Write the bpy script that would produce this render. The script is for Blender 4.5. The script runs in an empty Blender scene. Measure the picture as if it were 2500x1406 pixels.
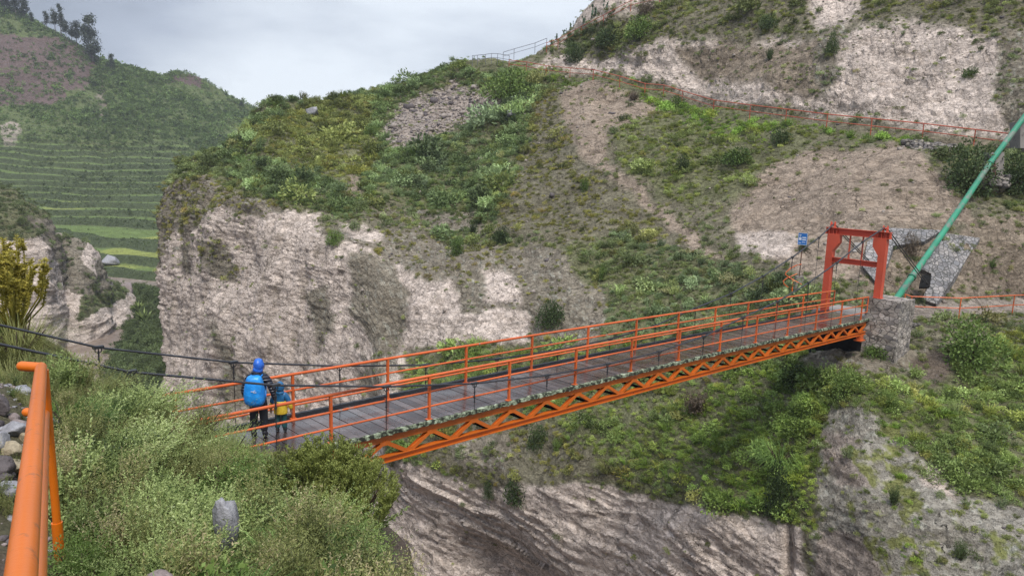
import bpy, math, random
import numpy as np
from mathutils import Vector, Matrix, Euler

rng = np.random.default_rng(7)
random.seed(7)
SC = bpy.context.scene
COL = SC.collection

# ------------------------------------------------------------------ camera
F = 1820.7                      # focal length in pixels of a 2500 px wide picture
PITCH, ROLL = 0.17247, 0.02808
CR = np.array([math.cos(ROLL), math.sin(ROLL)*math.sin(PITCH), math.sin(ROLL)*math.cos(PITCH)])
CU = np.array([-math.sin(ROLL), math.cos(ROLL)*math.sin(PITCH), math.cos(ROLL)*math.cos(PITCH)])
CF = np.array([0, math.cos(PITCH), -math.sin(PITCH)])
cam_data = bpy.data.cameras.new("camera")
cam = bpy.data.objects.new("camera", cam_data)
COL.objects.link(cam)
SC.camera = cam
cam_data.sensor_fit = 'HORIZONTAL'
cam_data.sensor_width = 36.0
cam_data.lens = F*36.0/2500.0
cam_data.clip_start = 0.05
cam_data.clip_end = 20000
cam.matrix_world = Matrix(((CR[0], CU[0], -CF[0], 0), (CR[1], CU[1], -CF[1], 0), (CR[2], CU[2], -CF[2], 0), (0, 0, 0, 1)))

# ------------------------------------------------------------------ light
EXPOSURE = 1.46
SUN_EL, SUN_AZ = math.radians(60), math.radians(165)     # azimuth from +Y towards +X
sun_data = bpy.data.lights.new("sun", 'SUN')
sun_data.energy = 1.5
sun_data.angle = math.radians(20)
sun_data.color = (1.0, 0.96, 0.9)
sun = bpy.data.objects.new("sun", sun_data)
COL.objects.link(sun)
sd = Vector((math.sin(SUN_AZ)*math.cos(SUN_EL), math.cos(SUN_AZ)*math.cos(SUN_EL), math.sin(SUN_EL)))
sun.rotation_euler = sd.to_track_quat('Z', 'Y').to_euler()

world = bpy.data.worlds.new("World")
SC.world = world
world.use_nodes = True
nt = world.node_tree
nt.nodes.clear()
W = nt.nodes.new
out = W('ShaderNodeOutputWorld')
bg = W('ShaderNodeBackground')
sky = W('ShaderNodeTexSky')
sky.sky_type = 'NISHITA'
sky.sun_disc = False
sky.sun_elevation = SUN_EL
sky.sun_rotation = SUN_AZ
tc = W('ShaderNodeTexCoord')
nz = W('ShaderNodeTexNoise'); nz.inputs['Scale'].default_value = 2.6; nz.inputs['Detail'].default_value = 7; nz.inputs['Roughness'].default_value = 0.5
mp = W('ShaderNodeMapping'); mp.inputs['Scale'].default_value = (1, 1, 3.2)
nt.links.new(tc.outputs['Generated'], mp.inputs['Vector'])
nt.links.new(mp.outputs['Vector'], nz.inputs['Vector'])
# brightest part of the cloud deck lies towards the hidden sun
dotn = W('ShaderNodeVectorMath'); dotn.operation = 'DOT_PRODUCT'
bd = Vector(CR*(1010-1250)/F+CU*(703-40)/F+CF).normalized()
dotn.inputs[1].default_value = bd
nt.links.new(tc.outputs['Generated'], dotn.inputs[0])
mr = W('ShaderNodeMapRange'); mr.inputs['From Min'].default_value = 0.88; mr.inputs['From Max'].default_value = 1.0
mr.inputs['To Min'].default_value = -0.36; mr.inputs['To Max'].default_value = 0.16
nt.links.new(dotn.outputs['Value'], mr.inputs['Value'])
mm = W('ShaderNodeMath'); mm.operation = 'MULTIPLY_ADD'; mm.inputs[1].default_value = 1.5; 
nt.links.new(nz.outputs['Fac'], mm.inputs[0]); nt.links.new(mr.outputs['Result'], mm.inputs[2])
cr = W('ShaderNodeValToRGB')
cr.color_ramp.elements[0].position = 0.36; cr.color_ramp.elements[0].color = (2.3, 2.6, 3.2, 1)
cr.color_ramp.elements[1].position = 1.0; cr.color_ramp.elements[1].color = (6.6, 7.1, 7.7, 1)
e = cr.color_ramp.elements.new(0.62); e.color = (3.4, 3.8, 4.6, 1)
nt.links.new(mm.outputs[0], cr.inputs['Fac'])
mx = W('ShaderNodeMix'); mx.data_type = 'RGBA'; mx.inputs['Factor'].default_value = 0.93
nt.links.new(sky.outputs['Color'], mx.inputs[6]); nt.links.new(cr.outputs['Color'], mx.inputs[7])
nt.links.new(mx.outputs[2], bg.inputs['Color'])
# an overcast sky is about three times brighter overhead than at the horizon
sxyz = W('ShaderNodeSeparateXYZ'); nt.links.new(tc.outputs['Generated'], sxyz.inputs[0])
zr = W('ShaderNodeMapRange'); zr.inputs['From Min'].default_value = 0.25; zr.inputs['From Max'].default_value = 0.9
zr.inputs['To Min'].default_value = 0.05; zr.inputs['To Max'].default_value = 0.15
nt.links.new(sxyz.outputs['Z'], zr.inputs['Value'])
nt.links.new(zr.outputs['Result'], bg.inputs['Strength'])
nt.links.new(bg.outputs[0], out.inputs['Surface'])

SC.view_settings.view_transform = 'Standard'
SC.view_settings.look = 'None'
SC.view_settings.gamma = 1.0
SC.view_settings.use_curve_mapping = False
SC.view_settings.exposure = EXPOSURE
SC.render.engine = 'CYCLES'
SC.cycles.max_bounces = 5
SC.cycles.diffuse_bounces = 3
SC.cycles.glossy_bounces = 2
SC.cycles.transmission_bounces = 2
SC.cycles.transparent_max_bounces = 4
SC.cycles.volume_bounces = 0
SC.cycles.use_denoising = True
SC.cycles.denoiser = 'OPENIMAGEDENOISE'
SC.cycles.denoising_input_passes = 'RGB_ALBEDO_NORMAL'
SC.cycles.denoising_prefilter = 'NONE'

# ------------------------------------------------------------------ helpers
def at(px, py, Z):
    px, py, Z = np.asarray(px, float), np.asarray(py, float), np.asarray(Z, float)
    a = ((px-1250)/F)[..., None]; b = ((703-py)/F)[..., None]
    return (CR*a+CU*b+CF)*Z[..., None]

def to_px(P):
    z = P@CF
    return 1250+F*(P@CR)/z, 703-F*(P@CU)/z, z

def _h(ix, iy, iz, seed):
    h = (ix*np.uint32(374761393) + iy*np.uint32(668265263) + iz*np.uint32(2147483647) + np.uint32(seed)*np.uint32(974711)).astype(np.uint32)
    h = (h ^ (h >> np.uint32(13)))*np.uint32(1274126177)
    h = (h ^ (h >> np.uint32(16)))*np.uint32(2246822519)
    return h ^ (h >> np.uint32(15))
_G = np.random.default_rng(1).normal(size=(256, 3)); _G /= np.linalg.norm(_G, axis=1)[:, None]

def noise(P, seed=0):
    shp = P.shape[:-1]; P = P.reshape(-1, 3)
    i = np.floor(P).astype(np.int64); f = P-i; u = f*f*f*(f*(f*6-15)+10)
    i = i.astype(np.uint32)
    res = 0
    for dx in (0, 1):
        for dy in (0, 1):
            for dz in (0, 1):
                g = _G[(_h(i[:, 0]+np.uint32(dx), i[:, 1]+np.uint32(dy), i[:, 2]+np.uint32(dz), seed) & np.uint32(255)).astype(int)]
                d = (f-np.array([dx, dy, dz]))
                w = (u[:, 0] if dx else 1-u[:, 0])*(u[:, 1] if dy else 1-u[:, 1])*(u[:, 2] if dz else 1-u[:, 2])
                res = res+w*(g*d).sum(1)
    return (res*1.5).reshape(shp)

def fbm(P, sc, oct=4, seed=0, rough=0.5):
    a, s, r = 1.0, 0.0, 0
    P = P*np.asarray(sc)
    for o in range(oct):
        r = r+a*noise(P, seed+o*17); s += a; a *= rough; P = P*2.03+11.7
    return r/s

def ridged(P, sc, oct=4, seed=0):
    a, s, r = 1.0, 0.0, 0
    P = P*np.asarray(sc)
    for o in range(oct):
        r = r+a*(1-2*np.abs(noise(P, seed+o*13))); s += a; a *= 0.5; P = P*2.07+5.3
    return r/s

def blur2(A, r, it=2):
    for _ in range(it):
        for ax in (0, 1):
            B = np.pad(A, [(r, r) if k == ax else (0, 0) for k in range(A.ndim)], mode='edge')
            A = sum(np.take(B, range(i, i+A.shape[ax]), axis=ax) for i in range(2*r+1))/(2*r+1)
    return A

def smooth(a, b, x):
    t = np.clip((x-a)/(b-a), 0, 1); return t*t*(3-2*t)

def pchip(t, y, tn):
    t = np.asarray(t, float); y = np.asarray(y, float)
    sh = (-1,)+(1,)*(y.ndim-1)
    h = np.diff(t).reshape(sh); dl = np.diff(y, axis=0)/h
    m = np.zeros_like(y)
    w1 = 2*h[1:]+h[:-1]; w2 = h[1:]+2*h[:-1]
    ok = dl[:-1]*dl[1:] > 0
    with np.errstate(all='ignore'):
        mm_ = (w1+w2)/(w1/dl[:-1]+w2/dl[1:])
    m[1:-1] = np.where(ok, mm_, 0); m[0] = dl[0]; m[-1] = dl[-1]
    k = np.clip(np.searchsorted(t, tn, side='right')-1, 0, len(t)-2)
    hh = (t[k+1]-t[k]).reshape(sh); s = ((tn-t[k]).reshape(sh))/hh
    return (2*s**3-3*s**2+1)*y[k]+(s**3-2*s**2+s)*hh*m[k]+(-2*s**3+3*s**2)*y[k+1]+(s**3-s**2)*hh*m[k+1]

def tag(o, label=None, cat=None, group=None, kind=None):
    if label: o['label'] = label
    if cat: o['category'] = cat
    if group: o['group'] = group
    if kind: o['kind'] = kind
    return o

def empty(name, loc=(0, 0, 0), rz=0.0, label=None, cat=None, group=None):
    o = bpy.data.objects.new(name, None); COL.objects.link(o)
    o.location = loc; o.rotation_euler = (0, 0, rz); o.empty_display_size = 0.2
    return tag(o, label, cat, group)

def fast_mesh(name, V, Fq, mat=None, parent=None, link=True, smooth_shade=False, color=None):
    """V (n,3), Fq (m,k) all faces with k corners"""
    me = bpy.data.meshes.new(name)
    V = np.ascontiguousarray(V, dtype=np.float32); Fq = np.ascontiguousarray(Fq, dtype=np.int32)
    m, k = Fq.shape
    me.vertices.add(len(V)); me.vertices.foreach_set('co', V.ravel())
    me.loops.add(m*k); me.loops.foreach_set('vertex_index', Fq.ravel())
    me.polygons.add(m); me.polygons.foreach_set('loop_start', np.arange(0, m*k, k, dtype=np.int32))
    me.polygons.foreach_set('loop_total', np.full(m, k, dtype=np.int32))
    if smooth_shade: me.polygons.foreach_set('use_smooth', np.ones(m, dtype=bool))
    if color is not None:
        a = me.color_attributes.new('Col', 'FLOAT_COLOR', 'POINT')
        c = np.ones((len(V), 4), dtype=np.float32); c[:, :3] = color
        a.data.foreach_set('color', c.ravel())
    me.update(calc_edges=True)
    if mat: me.materials.append(mat)
    if not link: return me
    o = bpy.data.objects.new(name, me); COL.objects.link(o)
    if parent: o.parent = parent
    return o

class MB:
    """collects boxes, tubes, blobs into one mesh"""
    def __init__(s): s.v = []; s.f = []; s.sm = []
    def add(s, V, Fs, sm=False):
        b = len(s.v); s.v += [tuple(float(c) for c in p) for p in V]
        for f in Fs: s.f.append([b+i for i in f]); s.sm.append(sm)
    def hexa(s, P):       # 8 points: bottom 0-3, top 4-7
        s.add(P, [(0, 3, 2, 1), (4, 5, 6, 7), (0, 1, 5, 4), (1, 2, 6, 5), (2, 3, 7, 6), (3, 0, 4, 7)])
    def beam(s, a, b, w, h, up=(0, 0, 1)):
        a = Vector(a); b = Vector(b); d = (b-a).normalized(); u = Vector(up)
        sd_ = d.cross(u).normalized()*w/2; uu = sd_.cross(d).normalized()*h/2
        s.hexa([a-sd_-uu, a+sd_-uu, b+sd_-uu, b-sd_-uu, a-sd_+uu, a+sd_+uu, b+sd_+uu, b-sd_+uu])
    def tube(s, pts, r, n=10, cap=True, rs=None):
        pts = [Vector(p) for p in pts]; m = len(pts); rings = []
        ref = None
        for i, p in enumerate(pts):
            d = (pts[min(i+1, m-1)]-pts[max(i-1, 0)]).normalized()
            if ref is None:
                ref = d.cross(Vector((0, 0, 1)) if abs(d.z) < .95 else Vector((1, 0, 0))).normalized()
            ref = (ref-d*ref.dot(d)).normalized(); q = d.cross(ref)
            rr = rs[i] if rs else r
            rings.append([p+ref*math.cos(2*math.pi*k/n)*rr+q*math.sin(2*math.pi*k/n)*rr for k in range(n)])
        V = [v for rg in rings for v in rg]; Fs = []
        for i in range(m-1):
            for k in range(n):
                Fs.append((i*n+k, i*n+(k+1) % n, (i+1)*n+(k+1) % n, (i+1)*n+k))
        s.add(V, Fs, True)
        if cap: s.add(rings[0], [tuple(range(n))[::-1]]); s.add(rings[-1], [tuple(range(n))])
    def blob(s, c, r, seed=0, n=10, m=7, rough=0.25, rot=0.0, facets=0):
        c = np.array(c, float); r = np.array(r, float)*np.ones(3)
        V = []
        for i in range(m+1):
            for k in range(n):
                th = math.pi*i/m; ph = 2*math.pi*k/n
                V.append([math.sin(th)*math.cos(ph), math.sin(th)*math.sin(ph), math.cos(th)])
        V = np.array(V); q = V*(1+rough*fbm(V+seed*3.7, 1.3, 3, seed)[:, None]*1.6)
        fr2 = np.random.default_rng(seed+900)
        for _ in range(facets):
            pn = fr2.normal(size=3); pn /= np.linalg.norm(pn); q = q-np.maximum(0, q@pn-fr2.uniform(.55, .85))[:, None]*pn
        q = q*r
        cz, sz = math.cos(rot), math.sin(rot)
        q = np.stack([q[:, 0]*cz-q[:, 1]*sz, q[:, 0]*sz+q[:, 1]*cz, q[:, 2]], 1)+c
        Fs = [(i*n+k, (i+1)*n+k, (i+1)*n+(k+1) % n, i*n+(k+1) % n) for i in range(m) for k in range(n)]
        s.add(q, Fs, True)
    def build(s, name, mat, parent=None, bevel=0):
        me = bpy.data.meshes.new(name); me.from_pydata(s.v, [], s.f)
        me.polygons.foreach_set('use_smooth', s.sm); me.materials.append(mat); me.update()
        o = bpy.data.objects.new(name, me); COL.objects.link(o)
        if parent: o.parent = parent
        if bevel:
            b = o.modifiers.new('bevel', 'BEVEL'); b.width = bevel; b.segments = 2; b.limit_method = 'ANGLE'
        return o

# ------------------------------------------------------------------ materials
def new_mat(name):
    m = bpy.data.materials.new(name); m.use_nodes = True
    n = m.node_tree; b = n.nodes['Principled BSDF']
    return m, n, b

def nnode(n, t, **k):
    x = n.nodes.new(t)
    for a, v in k.items():
        if a in x.inputs: x.inputs[a].default_value = v
        else: setattr(x, a, v)
    return x

def noise_tex(n, scale, detail=5, rough=0.55, vec=None, mscale=None):
    t = nnode(n, 'ShaderNodeTexNoise', Scale=scale, Detail=detail, Roughness=rough)
    g = n.nodes.new('ShaderNodeNewGeometry') if vec is None else None
    src = g.outputs['Position'] if g else vec
    if mscale:
        mpg = n.nodes.new('ShaderNodeMapping'); mpg.inputs['Scale'].default_value = mscale
        n.links.new(src, mpg.inputs['Vector']); src = mpg.outputs['Vector']
    n.links.new(src, t.inputs['Vector'])
    return t

def ramp(n, fac, stops):
    r = n.nodes.new('ShaderNodeValToRGB'); el = r.color_ramp.elements
    el[0].position, el[0].color = stops[0][0], (*stops[0][1], 1)
    el[1].position, el[1].color = stops[-1][0], (*stops[-1][1], 1)
    for p, c in stops[1:-1]:
        e = el.new(p); e.color = (*c, 1)
    n.links.new(fac, r.inputs['Fac'])
    return r

def mixc(n, fac, a, b, blend='MIX'):
    m = n.nodes.new('ShaderNodeMix'); m.data_type = 'RGBA'; m.blend_type = blend
    for sock, v in ((0, fac), (6, a), (7, b)):
        if hasattr(v, 'links'): n.links.new(v, m.inputs[sock])
        elif isinstance(v, (int, float)): m.inputs[sock].default_value = v
        else: m.inputs[sock].default_value = (*v, 1)
    return m.outputs[2]

def bump(n, b, hsock, dist, strength=1.0, prev=None):
    bp = n.nodes.new('ShaderNodeBump'); bp.inputs['Distance'].default_value = dist; bp.inputs['Strength'].default_value = strength
    n.links.new(hsock, bp.inputs['Height'])
    if prev: n.links.new(prev, bp.inputs['Normal'])
    n.links.new(bp.outputs[0], b.inputs['Normal'])
    return bp.outputs[0]

def terrain_mat(name, s=1.0, strata=1.0):
    """colour comes from the surface attribute; grain, cracks and pebbles are procedural, s = feature size"""
    m, n, b = new_mat(name)
    at_ = nnode(n, 'ShaderNodeAttribute', attribute_name='Col')
    n1 = noise_tex(n, 0.9/s, 8, 0.65)
    n2 = noise_tex(n, 6.0/s, 4, 0.6)
    st = noise_tex(n, 0.55/s, 6, 0.6, mscale=(0.5, 0.5, 3.2))
    r1 = ramp(n, n1.outputs['Fac'], [(0.28, (0.74, 0.72, 0.69)), (0.5, (1, 1, 1)), (0.72, (1.16, 1.16, 1.15))])
    r2 = ramp(n, n2.outputs['Fac'], [(0.3, (0.72, 0.70, 0.67)), (0.52, (1, 1, 1)), (0.75, (1.22, 1.22, 1.2))])
    r3 = ramp(n, st.outputs['Fac'], [(0.34, (0.80, 0.78, 0.75)), (0.44, (1, 1, 1)), (0.7, (1.1, 1.1, 1.1))])
    c = mixc(n, 1.0, at_.outputs['Color'], r1.outputs['Color'], 'MULTIPLY')
    c = mixc(n, 0.9, c, r2.outputs['Color'], 'MULTIPLY')
    c = mixc(n, 0.8*strata, c, r3.outputs['Color'], 'MULTIPLY')
    n.links.new(c, b.inputs['Base Color'])
    b.inputs['Roughness'].default_value = 0.92; b.inputs['Specular IOR Level'].default_value = 0.2
    ck = noise_tex(n, 1.6/s, 5, 0.7, mscale=(0.8, 0.8, 1.5))
    ab = n.nodes.new('ShaderNodeMath'); ab.operation = 'SUBTRACT'; ab.inputs[1].default_value = 0.5; n.links.new(ck.outputs['Fac'], ab.inputs[0])
    ab2 = n.nodes.new('ShaderNodeMath'); ab2.operation = 'ABSOLUTE'; n.links.new(ab.outputs[0], ab2.inputs[0])
    ck2 = ramp(n, ab2.outputs[0], [(0.0, (0, 0, 0)), (0.05, (1, 1, 1))])
    p = bump(n, b, st.outputs['Fac'], 0.32*s*strata, 0.8)
    p = bump(n, b, ck2.outputs['Color'], 0.10*s, 0.8*min(1, strata+.4), p)
    gg = n.nodes.new('ShaderNodeNewGeometry'); wv = n.nodes.new('ShaderNodeVectorMath'); wv.operation = 'MULTIPLY_ADD'; wv.inputs[1].default_value = (2.2*s,)*3
    n.links.new(n1.outputs['Color'], wv.inputs[0]); n.links.new(gg.outputs['Position'], wv.inputs[2])
    mc = n.nodes.new('ShaderNodeMapping'); mc.inputs['Scale'].default_value = (0.32/s, 0.32/s, 0.85/s); mc.inputs['Rotation'].default_value = (0.25, 0.3, 0); n.links.new(wv.outputs[0], mc.inputs['Vector'])
    vc = nnode(n, 'ShaderNodeTexVoronoi', Scale=1.0); vc.feature = 'DISTANCE_TO_EDGE'; n.links.new(mc.outputs[0], vc.inputs['Vector'])
    vr = ramp(n, vc.outputs['Distance'], [(0.0, (0, 0, 0)), (0.035, (1, 1, 1))])
    p = bump(n, b, vr.outputs['Color'], 0.35*s, 0.9*min(1, strata), p)
    p = bump(n, b, n1.outputs['Fac'], 0.45*s, 0.9, p)
    p = bump(n, b, n2.outputs['Fac'], 0.10*s, 0.9, p)
    return m

def leaf_mat(name, stops, tint=False, transl=0.16, noise_scale=1.5):
    m, n, b = new_mat(name)
    g = n.nodes.new('ShaderNodeNewGeometry'); oi = n.nodes.new('ShaderNodeObjectInfo')
    nzt = noise_tex(n, noise_scale, 2, 0.5)
    a = n.nodes.new('ShaderNodeMath'); a.operation = 'MULTIPLY_ADD'; a.inputs[1].default_value = 0.42
    n.links.new(g.outputs['Random Per Island'], a.inputs[0])
    b2 = n.nodes.new('ShaderNodeMath'); b2.operation = 'MULTIPLY'; b2.inputs[1].default_value = 0.58
    n.links.new(oi.outputs['Random'], b2.inputs[0]); n.links.new(b2.outputs[0], a.inputs[2])
    a2 = n.nodes.new('ShaderNodeMath'); a2.operation = 'MULTIPLY_ADD'; a2.inputs[1].default_value = 0.6; 
    n.links.new(nzt.outputs['Fac'], a2.inputs[0]); n.links.new(a.outputs[0], a2.inputs[2])
    a3 = n.nodes.new('ShaderNodeMath'); a3.operation = 'SUBTRACT'; a3.inputs[1].default_value = 0.30
    n.links.new(a2.outputs[0], a3.inputs[0])
    r = ramp(n, a3.outputs[0], stops)
    col = r.outputs['Color']
    if tint:
        ta = nnode(n, 'ShaderNodeAttribute', attribute_name='tint', attribute_type='INSTANCER')
        col = mixc(n, 1.0, col, ta.outputs['Color'], 'MULTIPLY')
    n.links.new(col, b.inputs['Base Color'])
    b.inputs['Roughness'].default_value = 0.6; b.inputs['Specular IOR Level'].default_value = 0.25
    if transl:
        t = n.nodes.new('ShaderNodeBsdfTranslucent'); n.links.new(col, t.inputs['Color'])
        ms = n.nodes.new('ShaderNodeMixShader'); ms.inputs[0].default_value = transl
        n.links.new(b.outputs[0], ms.inputs[1]); n.links.new(t.outputs[0], ms.inputs[2])
        n.links.new(ms.outputs[0], n.nodes['Material Output'].inputs['Surface'])
    return m

def paint_mat(name, col, rough=0.35, wear=(0.25, 0.2, 0.17), wear_amt=0.62, scale=3.0, metal=0.0, spec=0.5):
    m, n, b = new_mat(name)
    n1 = noise_tex(n, scale, 8, 0.7)
    n2 = noise_tex(n, 0.7, 3, 0.5)
    r = ramp(n, n1.outputs['Fac'], [(wear_amt, (0, 0, 0)), (wear_amt+0.08, (1, 1, 1))])
    r2 = ramp(n, n2.outputs['Fac'], [(0.3, tuple(c*0.78 for c in col)), (0.7, tuple(min(1, c*1.12) for c in col))])
    c = mixc(n, r.outputs['Color'], r2.outputs['Color'], wear)
    n.links.new(c, b.inputs['Base Color'])
    b.inputs['Roughness'].default_value = rough; b.inputs['Metallic'].default_value = metal
    b.inputs['Specular IOR Level'].default_value = spec
    bump(n, b, n1.outputs['Fac'], 0.004, 0.5)
    return m

def stone_mat(name, scale, cols, mortar, joint=0.06, warp=0.12, zs=1.0):
    warp = warp*2.2
    m, n, b = new_mat(name)
    g = n.nodes.new('ShaderNodeNewGeometry')
    wn = noise_tex(n, scale*0.8, 2, 0.5)
    vm = n.nodes.new('ShaderNodeVectorMath'); vm.operation = 'MULTIPLY_ADD'; vm.inputs[1].default_value = (warp,)*3
    n.links.new(wn.outputs['Color'], vm.inputs[0]); n.links.new(g.outputs['Position'], vm.inputs[2])
    mpn = n.nodes.new('ShaderNodeMapping'); mpn.inputs['Scale'].default_value = (1, 1, zs)
    n.links.new(vm.outputs[0], mpn.inputs['Vector'])
    v1 = nnode(n, 'ShaderNodeTexVoronoi', Scale=scale); v1.feature = 'DISTANCE_TO_EDGE'
    v2 = nnode(n, 'ShaderNodeTexVoronoi', Scale=scale); v2.feature = 'F1'
    n.links.new(mpn.outputs[0], v1.inputs['Vector']); n.links.new(mpn.outputs[0], v2.inputs['Vector'])
    sep = n.nodes.new('ShaderNodeSeparateColor'); n.links.new(v2.outputs['Color'], sep.inputs[0])
    rr = ramp(n, sep.outputs[0], [(i/(len(cols)-1), c) for i, c in enumerate(cols)])
    n3 = noise_tex(n, scale*5, 5, 0.65)
    r3 = ramp(n, n3.outputs['Fac'], [(0.3, (0.75, 0.73, 0.7)), (0.7, (1.2, 1.2, 1.2))])
    c = mixc(n, 1.0, rr.outputs['Color'], r3.outputs['Color'], 'MULTIPLY')
    j = ramp(n, v1.outputs['Distance'], [(joint*0.4, (0, 0, 0)), (joint, (1, 1, 1))])
    c = mixc(n, j.outputs['Color'], mortar, c)
    ns = noise_tex(n, 0.9, 5, 0.65); rs = ramp(n, ns.outputs['Fac'], [(0.3, (0.55, 0.53, 0.5)), (0.5, (0.95, 0.95, 0.95)), (0.7, (1.25, 1.22, 1.18))])
    c = mixc(n, 1.0, c, rs.outputs['Color'], 'MULTIPLY')
    n.links.new(c, b.inputs['Base Color']); b.inputs['Roughness'].default_value = 0.85
    p = bump(n, b, j.outputs['Color'], 0.05/scale*2, 0.9)
    bump(n, b, n3.outputs['Fac'], 0.02, 0.6, p)
    return m

M = {}
M['hill'] = terrain_mat('hillside_rock', 1.0)
M['far'] = terrain_mat('far_mountain_soil', 4.0, 0.3)
M['bank'] = terrain_mat('bank_soil', 0.18, 0.3)
M['rail'] = paint_mat('orange_rail_paint', (0.56, 0.11, 0.024), 0.36, wear_amt=0.60, scale=5)
M['hand'] = paint_mat('orange_handrail_paint', (0.57, 0.13, 0.006), 0.32, (0.30, 0.09, 0.03), 0.59, 14)
M['truss'] = paint_mat('orange_truss_paint', (0.52, 0.115, 0.010), 0.42, (0.2, 0.06, 0.02), 0.62, 4)
M['tower'] = paint_mat('red_orange_tower_paint', (0.50, 0.075, 0.036), 0.45, (0.35, 0.08, 0.05), 0.68, 2)
M['railfar'] = paint_mat('faded_red_rail_paint', (0.42, 0.085, 0.04), 0.5, (0.25, 0.08, 0.05), 0.66, 3)
M['cable'] = paint_mat('black_cable_steel', (0.025, 0.026, 0.03), 0.45, (0.06, 0.05, 0.045), 0.6, 8)
M['rust'] = paint_mat('rusty_steel', (0.11, 0.05, 0.03), 0.7, (0.04, 0.02, 0.015), 0.5, 8)
M['greyrail'] = paint_mat('grey_rail_steel', (0.16, 0.16, 0.18), 0.6)
M['pipe'] = paint_mat('green_pipe_paint', (0.025, 0.22, 0.12), 0.35, (0.13, 0.17, 0.13), 0.50, 1.1)
M['pipering'] = paint_mat('green_flange_paint', (0.02, 0.14, 0.08), 0.4)
M['concrete'] = paint_mat('old_concrete', (0.24, 0.22, 0.2), 0.9, (0.1, 0.09, 0.08), 0.55, 1.5, spec=0.2)
M['dark'] = paint_mat('dark_opening', (0.012, 0.012, 0.012), 0.9, (0.02, 0.02, 0.02), 0.6, 2, spec=0.1)  # near-black colour that paints shade in void and cable holes; also on cross beams
M['sign'] = paint_mat('blue_sign_paint', (0.02, 0.16, 0.5), 0.4, (0.1, 0.25, 0.5), 0.72, 4)
M['white'] = paint_mat('white_paint', (0.72, 0.75, 0.78), 0.5, (0.4, 0.4, 0.4), 0.72, 4)
M['pier'] = stone_mat('pier_masonry', 3.6, [(0.2, 0.18, 0.16), (0.42, 0.37, 0.33), (0.3, 0.27, 0.24), (0.48, 0.43, 0.39), (0.12, 0.11, 0.11)], (0.13, 0.115, 0.10), 0.07, 0.035, 1.6)
M['slab'] = stone_mat('anchor_masonry', 3.6, [(0.15, 0.145, 0.15), (0.30, 0.28, 0.27), (0.2, 0.19, 0.19), (0.26, 0.25, 0.25), (0.17, 0.17, 0.18)], (0.075, 0.075, 0.07), 0.08, 0.05)
M['drywall'] = stone_mat('dry_stone', 3.0, [(0.06, 0.058, 0.055), (0.26, 0.23, 0.2), (0.12, 0.11, 0.11), (0.3, 0.27, 0.22)], (0.05, 0.045, 0.04), 0.1, 0.07, 1.4)

def stone_blob_mat(name, c1, c2):
    m, n, b = new_mat(name)
    tcn = n.nodes.new('ShaderNodeTexCoord')
    n1 = noise_tex(n, 3.5, 8, 0.65); n2 = noise_tex(n, 30, 4, 0.6)
    r = ramp(n, n1.outputs['Fac'], [(0.3, c1), (0.7, c2)])
    r2 = ramp(n, n2.outputs['Fac'], [(0.35, (0.75, 0.75, 0.75)), (0.7, (1.2, 1.2, 1.2))])
    n.links.new(mixc(n, 1.0, r.outputs['Color'], r2.outputs['Color'], 'MULTIPLY'), b.inputs['Base Color'])
    b.inputs['Roughness'].default_value = 0.7
    bump(n, b, n2.outputs['Fac'], 0.02, 0.8)
    return m
M['rock_grey'] = stone_blob_mat('grey_stone', (0.16, 0.155, 0.165), (0.34, 0.335, 0.345))
M['rock_tan'] = stone_blob_mat('tan_stone', (0.2, 0.16, 0.1), (0.36, 0.3, 0.2))
M['rubble'] = stone_blob_mat('rubble_rock', (0.17, 0.14, 0.12), (0.34, 0.29, 0.25))
M['rock_dark'] = stone_blob_mat('dark_stone', (0.045, 0.035, 0.035), (0.12, 0.1, 0.1))
M['rock_pink'] = stone_blob_mat('pinkish_stone', (0.14, 0.11, 0.1), (0.26, 0.21, 0.2))

# wet deck planks
def deck_mat():
    m, n, b = new_mat('wet_deck_planks')
    g = n.nodes.new('ShaderNodeNewGeometry')
    big = noise_tex(n, 1.3, 4, 0.6)
    hd = 0.79991
    mpn = n.nodes.new('ShaderNodeMapping'); mpn.inputs['Rotation'].default_value = (0, 0, hd); mpn.inputs['Scale'].default_value = (1.5, 40, 10)
    n.links.new(g.outputs['Position'], mpn.inputs['Vector'])
    gr = nnode(n, 'ShaderNodeTexNoise', Scale=1.0, Detail=4); n.links.new(mpn.outputs[0], gr.inputs['Vector'])
    r = ramp(n, g.outputs['Random Per Island'], [(0, (0.03, 0.022, 0.02)), (0.5, (0.06, 0.045, 0.042)), (1, (0.105, 0.085, 0.08))])
    r2 = ramp(n, gr.outputs['Fac'], [(0.3, (0.6, 0.6, 0.6)), (0.7, (1.4, 1.35, 1.3))])
    c = mixc(n, 1.0, r.outputs['Color'], r2.outputs['Color'], 'MULTIPLY')
    n.links.new(c, b.inputs['Base Color'])
    rr = ramp(n, big.outputs['Fac'], [(0.38, (0.08, 0.08, 0.08)), (0.6, (0.42, 0.42, 0.42))])
    n.links.new(rr.outputs['Color'], b.inputs['Roughness'])
    b.inputs['Specular IOR Level'].default_value = 0.6; b.inputs['Coat Weight'].default_value = 0.4; b.inputs['Coat Roughness'].default_value = 0.12; b.inputs['Coat IOR'].default_value = 1.4
    bump(n, b, gr.outputs['Fac'], 0.004, 0.5)
    return m
M['deck'] = deck_mat()
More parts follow.
